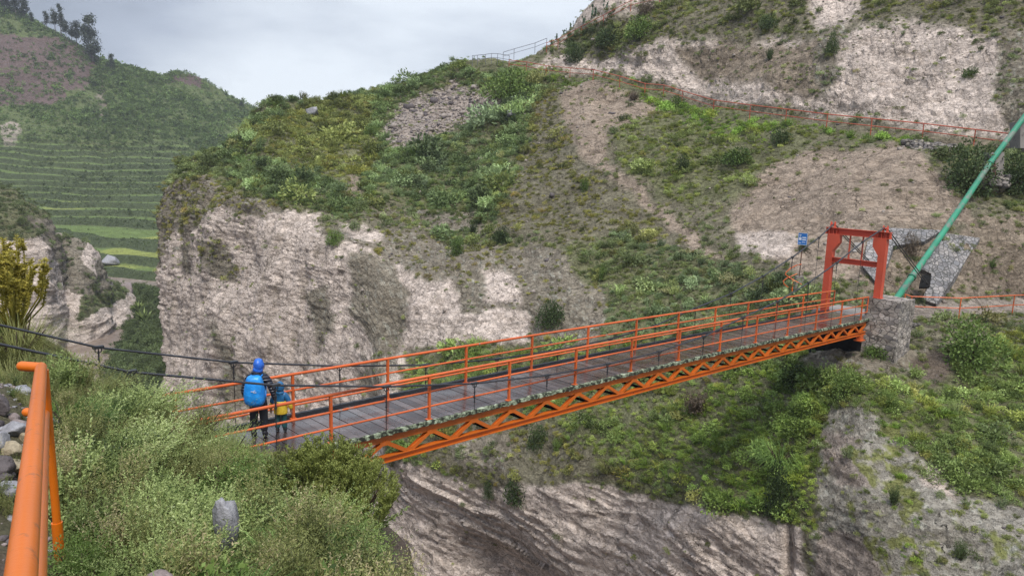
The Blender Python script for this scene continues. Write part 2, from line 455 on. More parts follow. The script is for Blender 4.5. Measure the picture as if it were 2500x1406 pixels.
def lichen_mat():
    m, n, b = new_mat('lichen_covered_timber')
    n1 = noise_tex(n, 7, 6, 0.7)
    v = nnode(n, 'ShaderNodeTexVoronoi', Scale=9.0); g = n.nodes.new('ShaderNodeNewGeometry'); n.links.new(g.outputs['Position'], v.inputs['Vector'])
    r = ramp(n, n1.outputs['Fac'], [(0.47, (0.02, 0.022, 0.014)), (0.52, (0.15, 0.18, 0.11)), (0.60, (0.32, 0.37, 0.26)), (0.78, (0.5, 0.53, 0.43))])
    n.links.new(r.outputs['Color'], b.inputs['Base Color']); b.inputs['Roughness'].default_value = 0.9
    bump(n, b, n1.outputs['Fac'], 0.03, 0.9)
    return m
M['lichen'] = lichen_mat()

LEAF_STOPS = [(0.0, (0.065, 0.080, 0.032)), (0.35, (0.13, 0.155, 0.064)), (0.6, (0.205, 0.24, 0.11)), (1.0, (0.32, 0.36, 0.20))]
M['cover'] = leaf_mat('ground_cover_leaves', LEAF_STOPS, tint=True, noise_scale=0.35)
M['grass'] = leaf_mat('grass_blades', [(0, (0.05, 0.08, 0.02)), (0.5, (0.12, 0.17, 0.045)), (1.0, (0.26, 0.28, 0.11))], tint=True, noise_scale=0.5)
M['stem'] = paint_mat('brown_twigs', (0.07, 0.05, 0.035), 0.8, (0.03, 0.02, 0.015), 0.5, 20, spec=0.1)
M['sage'] = leaf_mat('sage_leaves', [(0, (0.05, 0.075, 0.035)), (0.3, (0.135, 0.18, 0.055)), (0.55, (0.26, 0.325, 0.11)), (0.8, (0.37, 0.44, 0.17)), (1.0, (0.48, 0.53, 0.27))], noise_scale=2.0)
M['olive'] = leaf_mat('olive_leaves', [(0, (0.05, 0.055, 0.022)), (0.35, (0.15, 0.17, 0.055)), (0.6, (0.28, 0.30, 0.105)), (0.8, (0.37, 0.30, 0.17)), (1.0, (0.50, 0.48, 0.26))], noise_scale=2.0)
M['bright'] = leaf_mat('bright_leaves', [(0, (0.035, 0.06, 0.014)), (0.4, (0.10, 0.16, 0.035)), (1.0, (0.27, 0.36, 0.10))], noise_scale=2.0)
M['deep'] = leaf_mat('deep_green_leaves', [(0, (0.02, 0.034, 0.012)), (0.5, (0.055, 0.085, 0.028)), (1.0, (0.14, 0.19, 0.07))], noise_scale=2.0)
M['dry'] = leaf_mat('dry_twig_leaves', [(0, (0.05, 0.035, 0.025)), (0.5, (0.12, 0.09, 0.065)), (1.0, (0.2, 0.16, 0.11))], noise_scale=2.0)
M['yellow'] = leaf_mat('yellow_green_leaves', [(0, (0.10, 0.10, 0.02)), (0.35, (0.36, 0.31, 0.05)), (1.0, (0.70, 0.60, 0.16))], noise_scale=2.0)
M['conif'] = leaf_mat('needle_leaves', [(0, (0.06, 0.065, 0.015)), (0.4, (0.17, 0.20, 0.045)), (1.0, (0.40, 0.43, 0.13))], noise_scale=2.5)
M['straw'] = leaf_mat('straw_grass', [(0, (0.10, 0.11, 0.035)), (0.5, (0.24, 0.25, 0.08)), (1.0, (0.45, 0.42, 0.2))], noise_scale=2.0)
M['longgrass'] = leaf_mat('long_green_grass', [(0, (0.03, 0.07, 0.012)), (0.5, (0.09, 0.17, 0.035)), (1.0, (0.22, 0.32, 0.09))], noise_scale=2.0)
M['euc'] = leaf_mat('eucalyptus_leaves', [(0, (0.012, 0.02, 0.012)), (0.5, (0.035, 0.05, 0.028)), (1.0, (0.07, 0.09, 0.05))], noise_scale=0.3, transl=0.1)
M['bark'] = paint_mat('pale_bark', (0.16, 0.14, 0.12), 0.9, (0.08, 0.07, 0.06), 0.5, 1, spec=0.1)

# ------------------------------------------------------------------ terrain
PAL = {'T': (0.30, 0.255, 0.215), 'U': (0.12, 0.085, 0.075), 'P': (0.56, 0.472, 0.408), 'D': (0.225, 0.195, 0.15), 'S': (0.255, 0.205, 0.155), 'G': (0.148, 0.148, 0.078),
       'B': (0.172, 0.155, 0.105), 'M': (0.31, 0.285, 0.24), 'L': (0.33, 0.275, 0.235), 'K': (0.31, 0.245, 0.19), 'Y': (0.3101, 0.285, 0.24),
       'R': (0.145, 0.115, 0.09)}

def inpoly(x, y, poly):
    r = np.zeros(x.shape, bool); n = len(poly); j = n-1
    for i in range(n):
        xi, yi = poly[i]; xj, yj = poly[j]
        c = ((yi > y) != (yj > y)) & (x < (xj-xi)*(y-yi)/((yj-yi) or 1e-9)+xi)
        r ^= c; j = i
    return r

def thick(line, w):
    up = [(x, y-w*0.25) for x, y in line]; dn = [(x, y+w) for x, y in line]
    return up+dn[::-1]

class Sheet:
    """a lofted ground surface through surveyed control points"""
    def __init__(s, ctrl, step_u, step_v, tu=None):
        C = np.array(ctrl, float)                 # (cols, rows, 3) world
        nc, nr = C.shape[:2]
        L = np.linalg.norm(np.diff(C, axis=0), axis=2).mean(1); s.ku = np.concatenate([[0], np.cumsum(np.maximum(L, 1e-3))])
        L = np.linalg.norm(np.diff(C, axis=1), axis=2).mean(0); s.kv = np.concatenate([[0], np.cumsum(np.maximum(L, 1e-3))])
        ui = np.concatenate([np.linspace(s.ku[i], s.ku[i+1], step_u[i], endpoint=False) for i in range(nc-1)]+[[s.ku[-1]]])
        vi = np.concatenate([np.linspace(s.kv[i], s.kv[i+1], step_v[i], endpoint=False) for i in range(nr-1)]+[[s.kv[-1]]])
        A = pchip(s.ku, C, ui)
        s.P = pchip(s.kv, A.transpose(1, 0, 2), vi).transpose(1, 0, 2)      # (U,V,3)
        s.ui, s.vi = ui, vi
        s.vrow = np.interp(vi, s.kv, np.arange(nr)); s.ucol = np.interp(ui, s.ku, np.arange(nc))
    def normals(s):
        du = np.gradient(s.P, axis=0); dv = np.gradient(s.P, axis=1)
        n = np.cross(du, dv); n /= np.linalg.norm(n, axis=2, keepdims=True)+1e-9
        flip = np.sign((n*s.P).sum(2, keepdims=True)); return -n*np.where(flip == 0, 1, flip)
    def faces(s):
        U, V = s.P.shape[:2]; i = np.arange(U*V).reshape(U, V)
        return np.stack([i[:-1, :-1], i[:-1, 1:], i[1:, 1:], i[1:, :-1]], -1).reshape(-1, 4)
    def paint(s, default, polys, warp=14, warp_scale=0.25):
        x, y, z = to_px(s.P0.reshape(-1, 3))
        Q = s.P0.reshape(-1, 3)
        wx = x+warp*2.2*fbm(Q, warp_scale, 6, 3, 0.72); wy = y+warp*2.2*fbm(Q, warp_scale, 6, 9, 0.72)
        k, vg = default
        col = np.tile(PAL[k], (len(x), 1)).astype(float); veg = np.full(len(x), vg)
        rock = np.full(len(x), 1.0 if k in 'PDLM' else 0.3)
        tint = np.ones((len(x), 3))
        for p in polys:
            kk, v, poly = p[:3]
            m = inpoly(wx, wy, poly)
            col[m] = PAL[kk]; veg[m] = v; rock[m] = 1.0 if kk in 'PDLM' else 0.25
            tint[m] = p[3] if len(p) > 3 else (1, 1, 1)
        s.col, s.veg, s.rock, s.tint = col, veg, rock, tint
    def find(s, px, py, slack=9):
        x, y, z = s.px
        d = (x-px)**2+(y-py)**2
        ok = d < slack**2
        if not ok.any(): k = d.argmin()
        else:
            c = np.where(ok)[0]; zz = z[c]; zmin = zz.min()
            c = c[zz < zmin+2.5]; k = c[d[c].argmin()]
        p = s.P.reshape(-1, 3)[k]; n = s.N.reshape(-1, 3)[k]
        return Vector(p), Vector(n)
    def finish(s, name, mat, label=None):
        s.N = s.normals()
        o = fast_mesh(name, s.P.reshape(-1, 3), s.faces(), mat, smooth_shade=True, color=s.col)
        o['kind'] = 'structure'
        if label: o['label'] = label
        s.px = to_px(s.P.reshape(-1, 3))
        return o

# ---- hillside across the gorge: columns of (px, [(py, depth) x 12])
HC = [
 (480, [(395,97),(400,96.5),(406,96),(414,95.5),(440,93),(480,91),(525,89),(570,88),(640,87),(760,86),(900,85),(1150,84)]),
 (560, [(368,100),(373,99),(380,98),(392,96.5),(425,92),(475,86),(530,81),(570,79),(640,78),(760,77),(900,76),(1150,75)]),
 (600, [(325,102),(334,101),(345,99.5),(360,97.5),(400,91.5),(460,84),(522,77.5),(570,75.5),(640,75),(760,74),(900,73),(1150,72)]),
 (650, [(250,104),(262,102.5),(278,100.5),(300,98),(365,90),(445,81),(515,75),(570,72.8),(640,72),(760,71),(900,70),(1150,69)]),
 (760, [(247,107),(260,105),(283,102),(310,98),(385,88),(475,78),(562,70),(600,68.5),(660,67.5),(760,66.5),(920,66),(1200,65)]),
 (880, [(240,109),(255,106.5),(280,103),(312,99),(395,87),(495,75),(600,65.5),(640,63.5),(700,62.5),(800,61),(950,60),(1250,59)]),
 (1000,[(205,111),(220,108.5),(250,105),(290,100),(400,85),(525,72),(690,60.5),(760,58.3),(845,57),(1110,49.5),(1200,50.5),(1500,50)]),
 (1130,[(167,112),(180,110),(205,107),(245,102),(380,86),(530,70),(700,57.5),(770,55.5),(835,54),(1150,46),(1250,46.5),(1500,47)]),
 (1260,[(153,108),(158,106),(164,104),(176,102),(350,82),(540,65),(720,55),(790,52.7),(850,51),(1187,42.5),(1290,43.5),(1550,46)]),
 (1400,[(72,106),(125,101),(184,94.5),(196,92),(345,76),(540,61.5),(730,51.5),(810,48.5),(890,46),(1185,39.5),(1290,40),(1550,42)]),
 (1550,[(-40,101),(100,91),(212,86),(226,83.5),(380,69),(560,57),(740,48.5),(830,45),(930,42),(1200,37.3),(1300,37),(1550,38)]),
 (1700,[(-60,93),(100,83),(252,78.5),(268,76),(400,64),(570,54),(740,46),(840,42.5),(950,39.5),(1240,34.5),(1320,34),(1550,34.5)]),
 (1850,[(-60,86),(100,76),(278,71),(294,68.5),(420,58.5),(580,50.5),(735,43.5),(840,40),(950,37.5),(1270,32),(1340,31.5),(1550,32)]),
 (2000,[(-60,79),(120,70),(298,64.5),(315,62),(440,53.5),(590,47),(730,41),(810,38),(905,35.8),(1230,30),(1330,29.5),(1550,29)]),
 (2120,[(-60,74),(140,65.5),(318,60),(335,57.5),(450,50.5),(590,44.8),(735,40.8),(795,38),(885,34.2),(1190,28.5),(1320,27.5),(1550,27)]),
 (2250,[(-60,70),(150,61.5),(338,56.5),(360,54.3),(460,48.5),(600,44.8),(752,42),(787,38.8),(865,35.6),(1150,28.8),(1300,26.5),(1550,25.7)]),
 (2380,[(-60,66),(150,58),(360,53.6),(382,51.6),(470,48),(600,45),(747,43),(786,39.3),(850,36.4),(1150,28.5),(1300,26),(1550,25)]),
 (2500,[(-60,63),(150,55.5),(360,51.5),(392,49.6),(470,47.5),(600,45.5),(737,45),(782,40.6),(850,36.5),(1200,27.3),(1300,25.5),(1550,24)]),
 (2720,[(-60,59),(150,53),(375,50),(415,48),(480,46.5),(600,45),(735,44.5),(782,40),(850,36),(1200,26.5),(1300,25),(1550,23)]),
 (3000,[(-60,56),(150,51),(385,48),(425,46.5),(490,45.5),(600,44.5),(735,44),(782,39.5),(850,35),(1200,26),(1300,25),(1550,23)]),
]
nose_px = [458, 456, 453, 450, 436, 418, 403, 394, 390, 396, 415, 470]
nose_py = [403, 408, 414, 424, 450, 492, 540, 590, 660, 770, 900, 1150]
nose_Z  = [100, 99.7, 99.3, 99, 97.5, 96.5, 95.5, 95, 94.5, 93.5, 92.5, 91]
ctrl = []
nose = at(nose_px, nose_py, nose_Z)
side = np.array([0.55, 0.83, 0.0])
for off, dwn in ((26, -2.0), (12, 0.0), (3.5, 0.3)):
    ctrl.append(nose+side*off+np.array([0.12*off, 0, -0.06*off]))
ctrl.append(nose)
for x, c in HC:
    ctrl.append(at([x]*12, [a for a, b in c], [b for a, b in c]))
ctrl = np.array(ctrl)
back = ctrl[:, :1].copy()
away = ctrl[:, 0, :]*np.array([1, 1, 0]); away /= np.linalg.norm(away, axis=1)[:, None]
b1 = ctrl[:, 0]+away*9+np.array([0, 0, -2.5]); b2 = ctrl[:, 0]+away*60+np.array([0, 0, -34])
b1[15:] = ctrl[15:, 0]+away[15:]*9+np.array([0, 0, 9.0]); b2[15:] = ctrl[15:, 0]+away[15:]*60+np.array([0, 0, 30])
bot = ctrl[:, -1]+np.array([0, 0, -1.0])*(np.maximum(2, 37+ctrl[:, -1, 2]))[:, None]
ctrl = np.concatenate([b2[:, None], b1[:, None], ctrl, bot[:, None]], axis=1)
pxs = [381-60, 381-30, 381-12, 381]+[c[0] for c in HC]
su = [14, 14, 14]+[max(6, int((pxs[i+1]-pxs[i])/4.3)) for i in range(3, 21)]+[24, 8]
rows_h = [10, 8, 26, 26, 7, 32, 36, 40, 22, 34, 60, 42, 60, 14]
H = Sheet(ctrl, su, rows_h)
H.P0 = H.P.copy()
hx, hy, hz = to_px(H.P.reshape(-1, 3))

GR = (1.0, 1.0, 1.0); SG = (0.95, 1.02, 1.15); YG = (1.35, 1.25, 0.7); BG = (1.0, 1.25, 0.6); DK = (0.62, 0.66, 0.62); OL = (1.15, 0.98, 0.75)
HP = [
 ('P', .02, [(300,545),(400,530),(480,520),(640,515),(700,530),(790,570),(900,600),(1000,640),(1050,690),(1180,740),(1290,780),(1300,835),(1120,850),(1000,850),(960,1120),(940,1500),(300,1500)]),
 ('D', .32, [(330,600),(375,545),(395,470),(430,400),(490,395),(560,400),(660,480),(720,520),(690,545),(560,520),(500,560),(470,610),(440,560),(400,600),(385,650)], OL),
 ('D', .12, [(440,600),(480,600),(490,670),(462,680)]), ('D', .25, [(500,590),(560,595),(585,660),(570,700),(530,670)], OL),
 ('D', .05, [(860,620),(960,640),(1000,700),(985,850),(940,980),(880,960),(905,850),(860,760)]),
 ('D', .04, [(560,760),(600,900),(640,1000),(560,990)]), ('D', .04, [(740,720),(800,700),(830,800),(790,860)]),
 ('D', .15, [(780,560),(900,560),(1000,560),(1200,600),(1320,690),(1310,800),(1180,790),(1150,700),(1050,690),(980,650),(880,610),(800,590)], OL),
 ('P', .02, [(650,525),(780,525),(782,580),(700,590),(655,560)]), ('P', .01, [(830,540),(925,560),(940,600),(860,590)]),
 ('P', .01, [(1030,690),(1110,680),(1120,740),(1060,745)]), ('P', .01, [(1000,750),(1300,770),(1290,830),(1120,840),(1030,820)]),
 ('P', .01, [(1180,660),(1240,670),(1290,750),(1190,750)]), ('D', .1, [(1120,700),(1180,690),(1190,780),(1130,770)]),
 ('G', .8, [(400,400),(470,385),(560,365),(600,420),(700,490),(640,500),(560,470),(480,440),(430,470),(405,460)], (1.0,1.0,.9)),
 ('G', .95, [(540,372),(590,320),(640,250),(700,235),(760,240),(1000,205),(1100,150),(1270,150),(1360,200),(1300,280),(1270,420),(1190,560),(1100,600),(1010,500),(930,500),(830,540),(790,520),(720,520),(650,495),(560,430)], (0.95,1.05,1.0)),
 ('G', .8, [(600,330),(760,240),(900,250),(930,400),(860,470),(700,420)], (1.2, 1.1, .8)),
 ('L', .06, [(940,300),(1010,250),(1120,215),(1240,225),(1215,262),(1130,320),(1040,365),(960,380)]),
 ('G', .85, [(1240,240),(1300,250),(1210,330),(1090,420),(1000,480),(900,510),(1010,420),(1130,340)], SG),
 ('S', .08, [(860,440),(900,430),(880,490),(850,500)]),
 ('D', .5, [(1000,500),(1160,510),(1180,560),(1060,560)], DK),
 ('B', .42, [(1260,420),(1310,260),(1360,210),(1400,330),(1500,430),(1640,520),(1740,620),(1500,640),(1350,570),(1200,560)], OL),
 ('K', .05, [(1365,195),(1600,235),(1650,262),(1560,330),(1480,330),(1480,400),(1640,520),(1790,645),(1750,645),(1600,520),(1420,390),(1380,300)]),
 ('G', .55, [(1560,300),(1650,262),(1800,290),(1900,300),(2010,340),(1920,420),(1810,480),(1690,520),(1540,440),(1490,350)], (1.1,1.1,.8)),
 ('G', .85, [(1650,262),(1760,272),(1930,310),(1900,350),(1760,340),(1660,300)], BG),
 ('K', .035, [(1790,490),(1900,400),(2040,355),(2220,365),(2340,480),(2370,560),(2150,570),(2130,700),(1960,700),(1900,650),(1780,560)]),
 ('P', .02, [(1790,575),(1900,585),(1960,600),(1945,650),(1880,650),(1800,610)]),
 ('G', .75, [(1300,640),(1500,570),(1700,610),(1800,650),(1930,690),(2010,720),(1900,800),(1500,840),(1300,850),(1340,760)], SG),
 ('D', .1, [(1240,600),(1420,600),(1480,720),(1440,850),(1320,830)], OL), ('G', .7, [(1360,590),(1560,590),(1580,700),(1420,690)], GR),
 ('S', .22, [(2350,560),(2480,530),(2760,520),(2760,735),(2330,735),(2200,735)]),
 ('S', .12, [(2120,560),(2300,560),(2290,735),(2100,735)]),
 ('G', .85, [(2290,372),(2420,362),(2760,372),(2760,540),(2500,520),(2390,490)], GR),
 ('P', .04, [(1230,153),(1330,120),(1400,70),(1480,-20),(1520,-200),(3100,-200),(3100,365),(2500,356),(2380,345),(2250,328),(2100,305),(2000,288),(1820,265),(1600,212),(1440,176),(1300,160)]),
 ('B', .55, [(1330,115),(1400,50),(1470,-200),(3100,-200),(3100,60),(2470,70),(2400,90),(2250,55),(2100,70),(2050,110),(1980,95),(1900,75),(1800,100),(1700,100),(1600,110),(1520,135),(1440,150),(1380,130)], (1.1,1.05,.85)),
 ('P', .03, [(1350,110),(1410,62),(1480,-5),(1560,-40),(1620,-40),(1600,20),(1500,60),(1430,95),(1390,120)]),
 ('P', .03, [(1960,-60),(2090,-60),(2100,40),(2020,80),(1990,60)]),
 ('G', .95, [(1380,95),(1470,72),(1520,70),(1480,110),(1410,145),(1378,130)], DK),
 ('S', .15, [(1640,120),(1820,100),(2010,100),(2015,250),(1960,262),(1830,200),(1720,190)]),
 ('D', .25, [(2010,60),(2062,60),(2055,200),(2015,262),(1990,170)]),
 ('D', .25, [(2440,60),(2760,60),(2760,350),(2470,350),(2430,250)]),
 ('G', .97, thick([(1240,158),(1330,172),(1450,190),(1560,226),(1700,262),(1850,290),(2000,318),(2130,332),(2230,350)], 17), BG),
 ('G', .9, [(1240,156),(1320,128),(1362,120),(1300,158)], BG),
 ('S', .05, thick([(2240,345),(2400,368),(2800,380)], 8)),
 ('G', .85, [(960,1105),(1000,880),(1150,850),(1300,850),(1500,830),(1900,840),(2120,850),(2250,870),(2760,850),(2760,1240),(2500,1235),(2340,1205),(2130,1000),(1995,1000),(1960,1285),(1850,1260),(1600,1205),(1400,1170),(1200,1185),(1040,1140)], (1.2,1.3,.95)),
 ('B', .35, [(1020,1110),(1080,1040),(1300,1010),(1560,1180),(1400,1170),(1200,1190)], OL), ('D', .25, [(1100,1060),(1250,1060),(1240,1150),(1120,1130)]),
 ('R', .2, [(1650,1010),(1740,890),(1800,1000),(1710,1140)], OL),
 ('P', .01, [(300,1125),(930,1110),(1060,1140),(1200,1187),(1400,1172),(1600,1212),(1850,1262),(1960,1292),(1950,1700),(300,1700)]),
 ('M', .22, [(1990,1000),(2130,995),(2340,1208),(2500,1240),(2800,1245),(2800,1700),(1950,1700),(1990,1290)]),
 ('L', .03, [(2010,1290),(2150,1310),(2170,1700),(1935,1700)]), ('L', .03, [(2010,1050),(2110,1060),(2120,1190),(2040,1180)]),
 ('Y', .25, [(2050,1090),(2110,1080),(2200,1150),(2260,1260),(2200,1290),(2120,1180)], BG), ('Y', .3, [(2130,1010),(2200,1040),(2220,1120),(2150,1110)], BG),
 ('Y', .2, [(2100,1300),(2230,1270),(2260,1400),(2150,1400)], BG), ('P', .02, [(2225,1140),(2280,1140),(2330,1220),(2250,1190)]),
 ('G', .97, [(1680,950),(1900,890),(2010,900),(2030,1000),(1995,1180),(2000,1290),(1900,1265),(1750,1235),(1640,1150)], (1.25,1.42,.85)),
 ('D', .03, [(1960,880),(2120,840),(2290,875),(2260,905),(2120,915),(2030,905)]),
 ('R', .1, [(2210,880),(2300,870),(2330,920),(2270,950)]),
 ('T', .0, [(2200,748),(2760,735),(2760,782),(2300,790),(2200,800)]),
 ('G', .97, [(2420,850),(2760,830),(2760,900),(2450,910)], YG),
]
H.paint(('B', .45), HP, 17, 0.25)
H.veg = blur2(H.veg.reshape(H.P.shape[:2]), 3).ravel()
P = H.P0
N0 = H.normals(); Q = P.reshape(-1, 3)
rock = blur2(H.rock.reshape(P.shape[:2]), 4)
rockf = rock
Zd = hz.reshape(P.shape[:2])
Q3 = Q
flat_mask = np.ones(len(Q))
# benches for the two footpaths stay smooth
prow = H.vrow
bench = np.exp(-((prow-4.5)/0.45)**2); H_b = np.tile(bench, (P.shape[0], 1))
lowbench = np.exp(-((prow-8.6)/0.6)**2)[None, :]*smooth(2150, 2230, hx.reshape(P.shape[:2]))
keep = (1-0.85*np.clip(H_b+lowbench, 0, 1))
big = fbm(Q3, 0.07, 3, 5).reshape(rock.shape)
med = ridged(Q3, (0.28, 0.28, 0.34), 5, 21).reshape(rock.shape)
lay = ridged(Q3+1.5*fbm(Q3, 0.15, 2, 33)[:, None], (0.09, 0.09, 0.95), 4, 40).reshape(rock.shape)
ver = ridged(Q3, (0.33, 0.33, 0.05), 4, 60).reshape(rock.shape)
sc = np.clip(Zd/60, 0.45, 1.6)
lm = fbm(Q3, 0.12, 2, 201).reshape(rock.shape)
disp = (big*1.8*sc + med*(0.32-0.14*rock)*sc*0.8 + (lay-0.3)*0.16*rock*sc*(0.4+1.2*smooth(-.2,.4,lm)) + (ver-0.2)*0.75*rock*sc*smooth(1000, 600, hx.reshape(rock.shape)))*keep
# bedding ledges that break off in steps
def ledges(per, dipx, amp_w, seed):
    cc = (Q3[:, 2]+dipx*(Q3[:, 0]*0.66-Q3[:, 1]*0.75)+2.4*fbm(Q3, 0.07, 3, seed)+0.5*fbm(Q3, 0.4, 3, seed+5))/per
    fr_ = cc-np.floor(cc); brk = smooth(-.25, .25, fbm(Q3, (0.25, 0.25, 0.5), 4, seed+9))
    return ((fr_**1.6)*brk*amp_w).reshape(rock.shape)
low_m = smooth(1130, 1200, hy).reshape(rock.shape)*smooth(2020, 1960, hx).reshape(rock.shape)
up_m = (smooth(1250, 1400, hx)*smooth(345, 320, hy)*smooth(20, 90, hy)).reshape(rock.shape)
disp += ledges(1.7, 0.10, 0.38, 501)*rock*low_m+ledges(0.7, 0.14, 0.16, 521)*rock*low_m
disp += (ledges(1.6, -0.05, 0.7, 541)+ledges(0.7, -0.05, 0.2, 551))*rock*up_m*keep
disp += ledges(2.6, 0.1, 0.2, 561)*rock*(1-low_m)*(1-up_m)
gl = fbm(Q3, (0.22, 0.22, 0.07), 3, 77).reshape(rock.shape)
disp += (0.16*ridged(Q3, (1.3, 1.3, 1.6), 3, 221).reshape(rock.shape)-0.05)*rock*sc*keep
disp += -0.7*(1-rock)*smooth(0.1, 0.5, np.abs(gl))*keep*0.6
# overhang hollow under the lower lip
XX, YY = hx.reshape(rock.shape), hy.reshape(rock.shape)
hol = np.exp(-(((XX-1240)/170)**2+((YY-1450-0.35*(XX-1240))/120)**2)**2)
H.P = P+N0*disp[..., None]
H.P += np.array([0.55, 0.8, 0.1])*(hol*1.3)[..., None]
# deep vertical cleft
cl = np.exp(-((XX-(1925+0.02*(YY-1300)))/11)**2)*smooth(1250, 1290, YY)
H.P += np.array([0.5, 0.85, 0.0])*(cl*0.5)[..., None]
# colour breakup
nA = fbm(Q, 0.35, 5, 101, 0.6); nB = fbm(Q, (0.8, 0.8, 0.075), 5, 111, 0.65); nC = fbm(Q, 0.12, 3, 121)
isr = (H.rock > 0.9); c0 = H.col
c = blur2(H.col.reshape(rock.shape+(3,)), 1, 1).reshape(-1, 3)
stain = smooth(0.12, 0.3, nB)*isr*smooth(1100, 700, hx)*0.45+smooth(0.2, 0.4, nB)*isr*0.2
c = c*(1-stain[:, None])+np.array([0.20, 0.165, 0.12])*stain[:, None]
c = c*(1+0.28*nA+0.15*nC)[:, None]
isY = (c0 == np.array(PAL['Y'])).all(1)*1.0
moss = smooth(0.12, 0.28, fbm(Q, 0.8, 5, 131, 0.7)+0.24*isY)*np.maximum(isY, (c0 == np.array(PAL['M'])).all(1))*0.8
c = c*(1-moss[:, None])+np.array([0.17, 0.185, 0.035])*moss[:, None]
lich = smooth(0.2, 0.3, fbm(Q, 2.6, 3, 141, 0.6))*((c0 == np.array(PAL['M'])).all(1) | ((c0 == np.array(PAL['D'])).all(1)))*0.5
c = c*(1-lich[:, None])+np.array([0.42, 0.42, 0.36])*lich[:, None]
H.isL = (c0 == np.array(PAL['L'])).all(1); H.isM = (c0 == np.array(PAL['M'])).all(1)
H.col = np.clip(c, 0.01, 0.8)
H.finish('hillside', M['hill'], 'steep rocky hillside and pale gorge cliff across the bridge')

# ---- far terraced mountain
ctrl = []
DC = {
 -260: [(-150,470),(0,440),(120,405),(250,365),(400,312),(520,262),(640,215),(760,190)],
 -60: [(-40,450),(60,425),(150,395),(260,360),(400,312),(520,262),(640,215),(760,190)],
 0:   [(12,440),(70,420),(160,390),(260,360),(400,312),(520,262),(640,215),(760,190)],
 60:  [(42,436),(95,415),(170,388),(270,360),(400,313),(520,262),(640,215),(760,188)],
 130: [(82,432),(120,415),(190,388),(280,360),(400,314),(520,262),(640,213),(760,186)],
 190: [(112,430),(150,414),(210,390),(295,360),(405,315),(520,262),(640,212),(760,184)],
 250: [(150,428),(180,414),(230,393),(310,361),(410,315),(522,262),(640,211),(760,182)],
 300: [(165,432),(195,418),(245,397),(320,363),(415,317),(525,262),(640,211),(760,182)],
 360: [(180,438),(210,424),(260,403),(330,367),(420,320),(525,264),(640,210),(760,181)],
 400: [(190,441),(218,428),(265,407),(335,371),(422,323),(527,265),(640,210),(760,180)],
 440: [(180,445),(215,430),(265,409),(337,374),(425,325),(528,266),(640,210),(760,180)],
 480: [(188,447),(225,432),(275,411),(345,376),(430,327),(530,267),(640,210),(760,180)],
 530: [(215,452),(245,440),(290,420),(355,384),(435,333),(533,270),(645,212),(760,180)],
 580: [(245,458),(272,445),(312,426),(370,392),(445,340),(538,275),(648,214),(760,182)],
 640: [(275,466),(300,452),(335,432),(385,400),(455,350),(545,282),(650,218),(760,184)],
 760: [(320,480),(340,466),(370,445),(415,415),(475,370),(555,300),(655,230),(760,190)],
 960: [(380,500),(395,480),(420,460),(450,430),(500,390),(570,320),(660,250),(760,200)]}
for x in sorted(DC):
    ctrl.append(at([x]*8, [a for a, b in DC[x]], [b for a, b in DC[x]]))
ctrl = np.array(ctrl)
aw = ctrl[:, 0]*np.array([1, 1, 0]); aw /= np.linalg.norm(aw, axis=1)[:, None]
ctrl = np.concatenate([(ctrl[:, 0]+aw*180+np.array([0, 0, -70]))[:, None], (ctrl[:, 0]+aw*20+np.array([0, 0, -3]))[:, None], ctrl], axis=1)
D = Sheet(ctrl, [10, 14, 20, 22, 20, 20, 18, 20, 14, 14, 14, 16, 16, 18, 16, 12], [8, 6, 26, 34, 40, 60, 70, 90, 50])
D.P0 = D.P.copy()
dx, dy, dz = to_px(D.P.reshape(-1, 3))
DPoly = [
 ('U', .3, [(-300,60),(60,85),(170,100),(230,130),(215,215),(150,220),(60,170),(-300,150)]),
 ('F', .7, [(-300,-100),(60,35),(140,75),(110,100),(40,88),(-300,50)], DK),
 ('U', .3, [(-300,150),(60,175),(150,215),(160,250),(60,262),(-300,240)]),
 ('U', .5, [(410,182),(490,182),(500,215),(430,212)]),
 ('L', .3, [(8,315),(40,302),(62,308),(45,350),(12,365)]),
 ('D', .5, [(232,170),(262,180),(250,250),(245,290),(225,280)], DK),
]
PAL['F'] = (0.105, 0.13, 0.048)
D.paint(('F', .85), DPoly, 15, 0.05)
Q = D.P0.reshape(-1, 3)
z = Q[:, 2]
tmask = smooth(300, 380, dy+40*fbm(Q, 0.02, 2, 7))*smooth(560, 420, dx)
step = 2.3
ph = (z+1.6*fbm(Q, 0.018, 3, 15)*2)/step
fr = ph-np.floor(ph)
stair = (np.floor(ph)+smooth(0.55, 0.95, fr))*step-(ph*step-z)
z2 = z*(1-tmask*0.9)+stair*tmask*0.9
D.P = D.P0.copy().reshape(-1, 3); D.P[:, 2] = z2
rg = ridged(Q, (0.02, 0.02, 0.02), 5, 90)
D.P += np.array([-0.2, -0.9, 0.35])*(rg*4.5*(1-tmask*0.85)*smooth(470, 400, np.linalg.norm(Q, axis=1)*0+dz))[:, None]
gul = np.exp(-((dx-(232+0.10*(dy-160)))/16)**2)*smooth(430, 300, dy)
D.P += np.array([0.2, 0.9, -0.3])*(gul*6)[:, None]
D.P = D.P.reshape(D.P0.shape)
flat = (fr < 0.55)*tmask
fn = fbm(Q, (0.03, 0.03, 0.12), 2, 44)
c = D.col*(1+0.3*fbm(Q, 0.05, 5, 55, 0.6))[:, None]
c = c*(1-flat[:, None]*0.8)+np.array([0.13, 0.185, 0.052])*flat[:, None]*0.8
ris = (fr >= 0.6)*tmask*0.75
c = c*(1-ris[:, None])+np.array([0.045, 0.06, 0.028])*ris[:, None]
yel = flat*smooth(0.12, 0.22, fn)*smooth(420, 560, dy+60*fn)
c = c*(1-yel[:, None])+np.array([0.24, 0.27, 0.07])*yel[:, None]
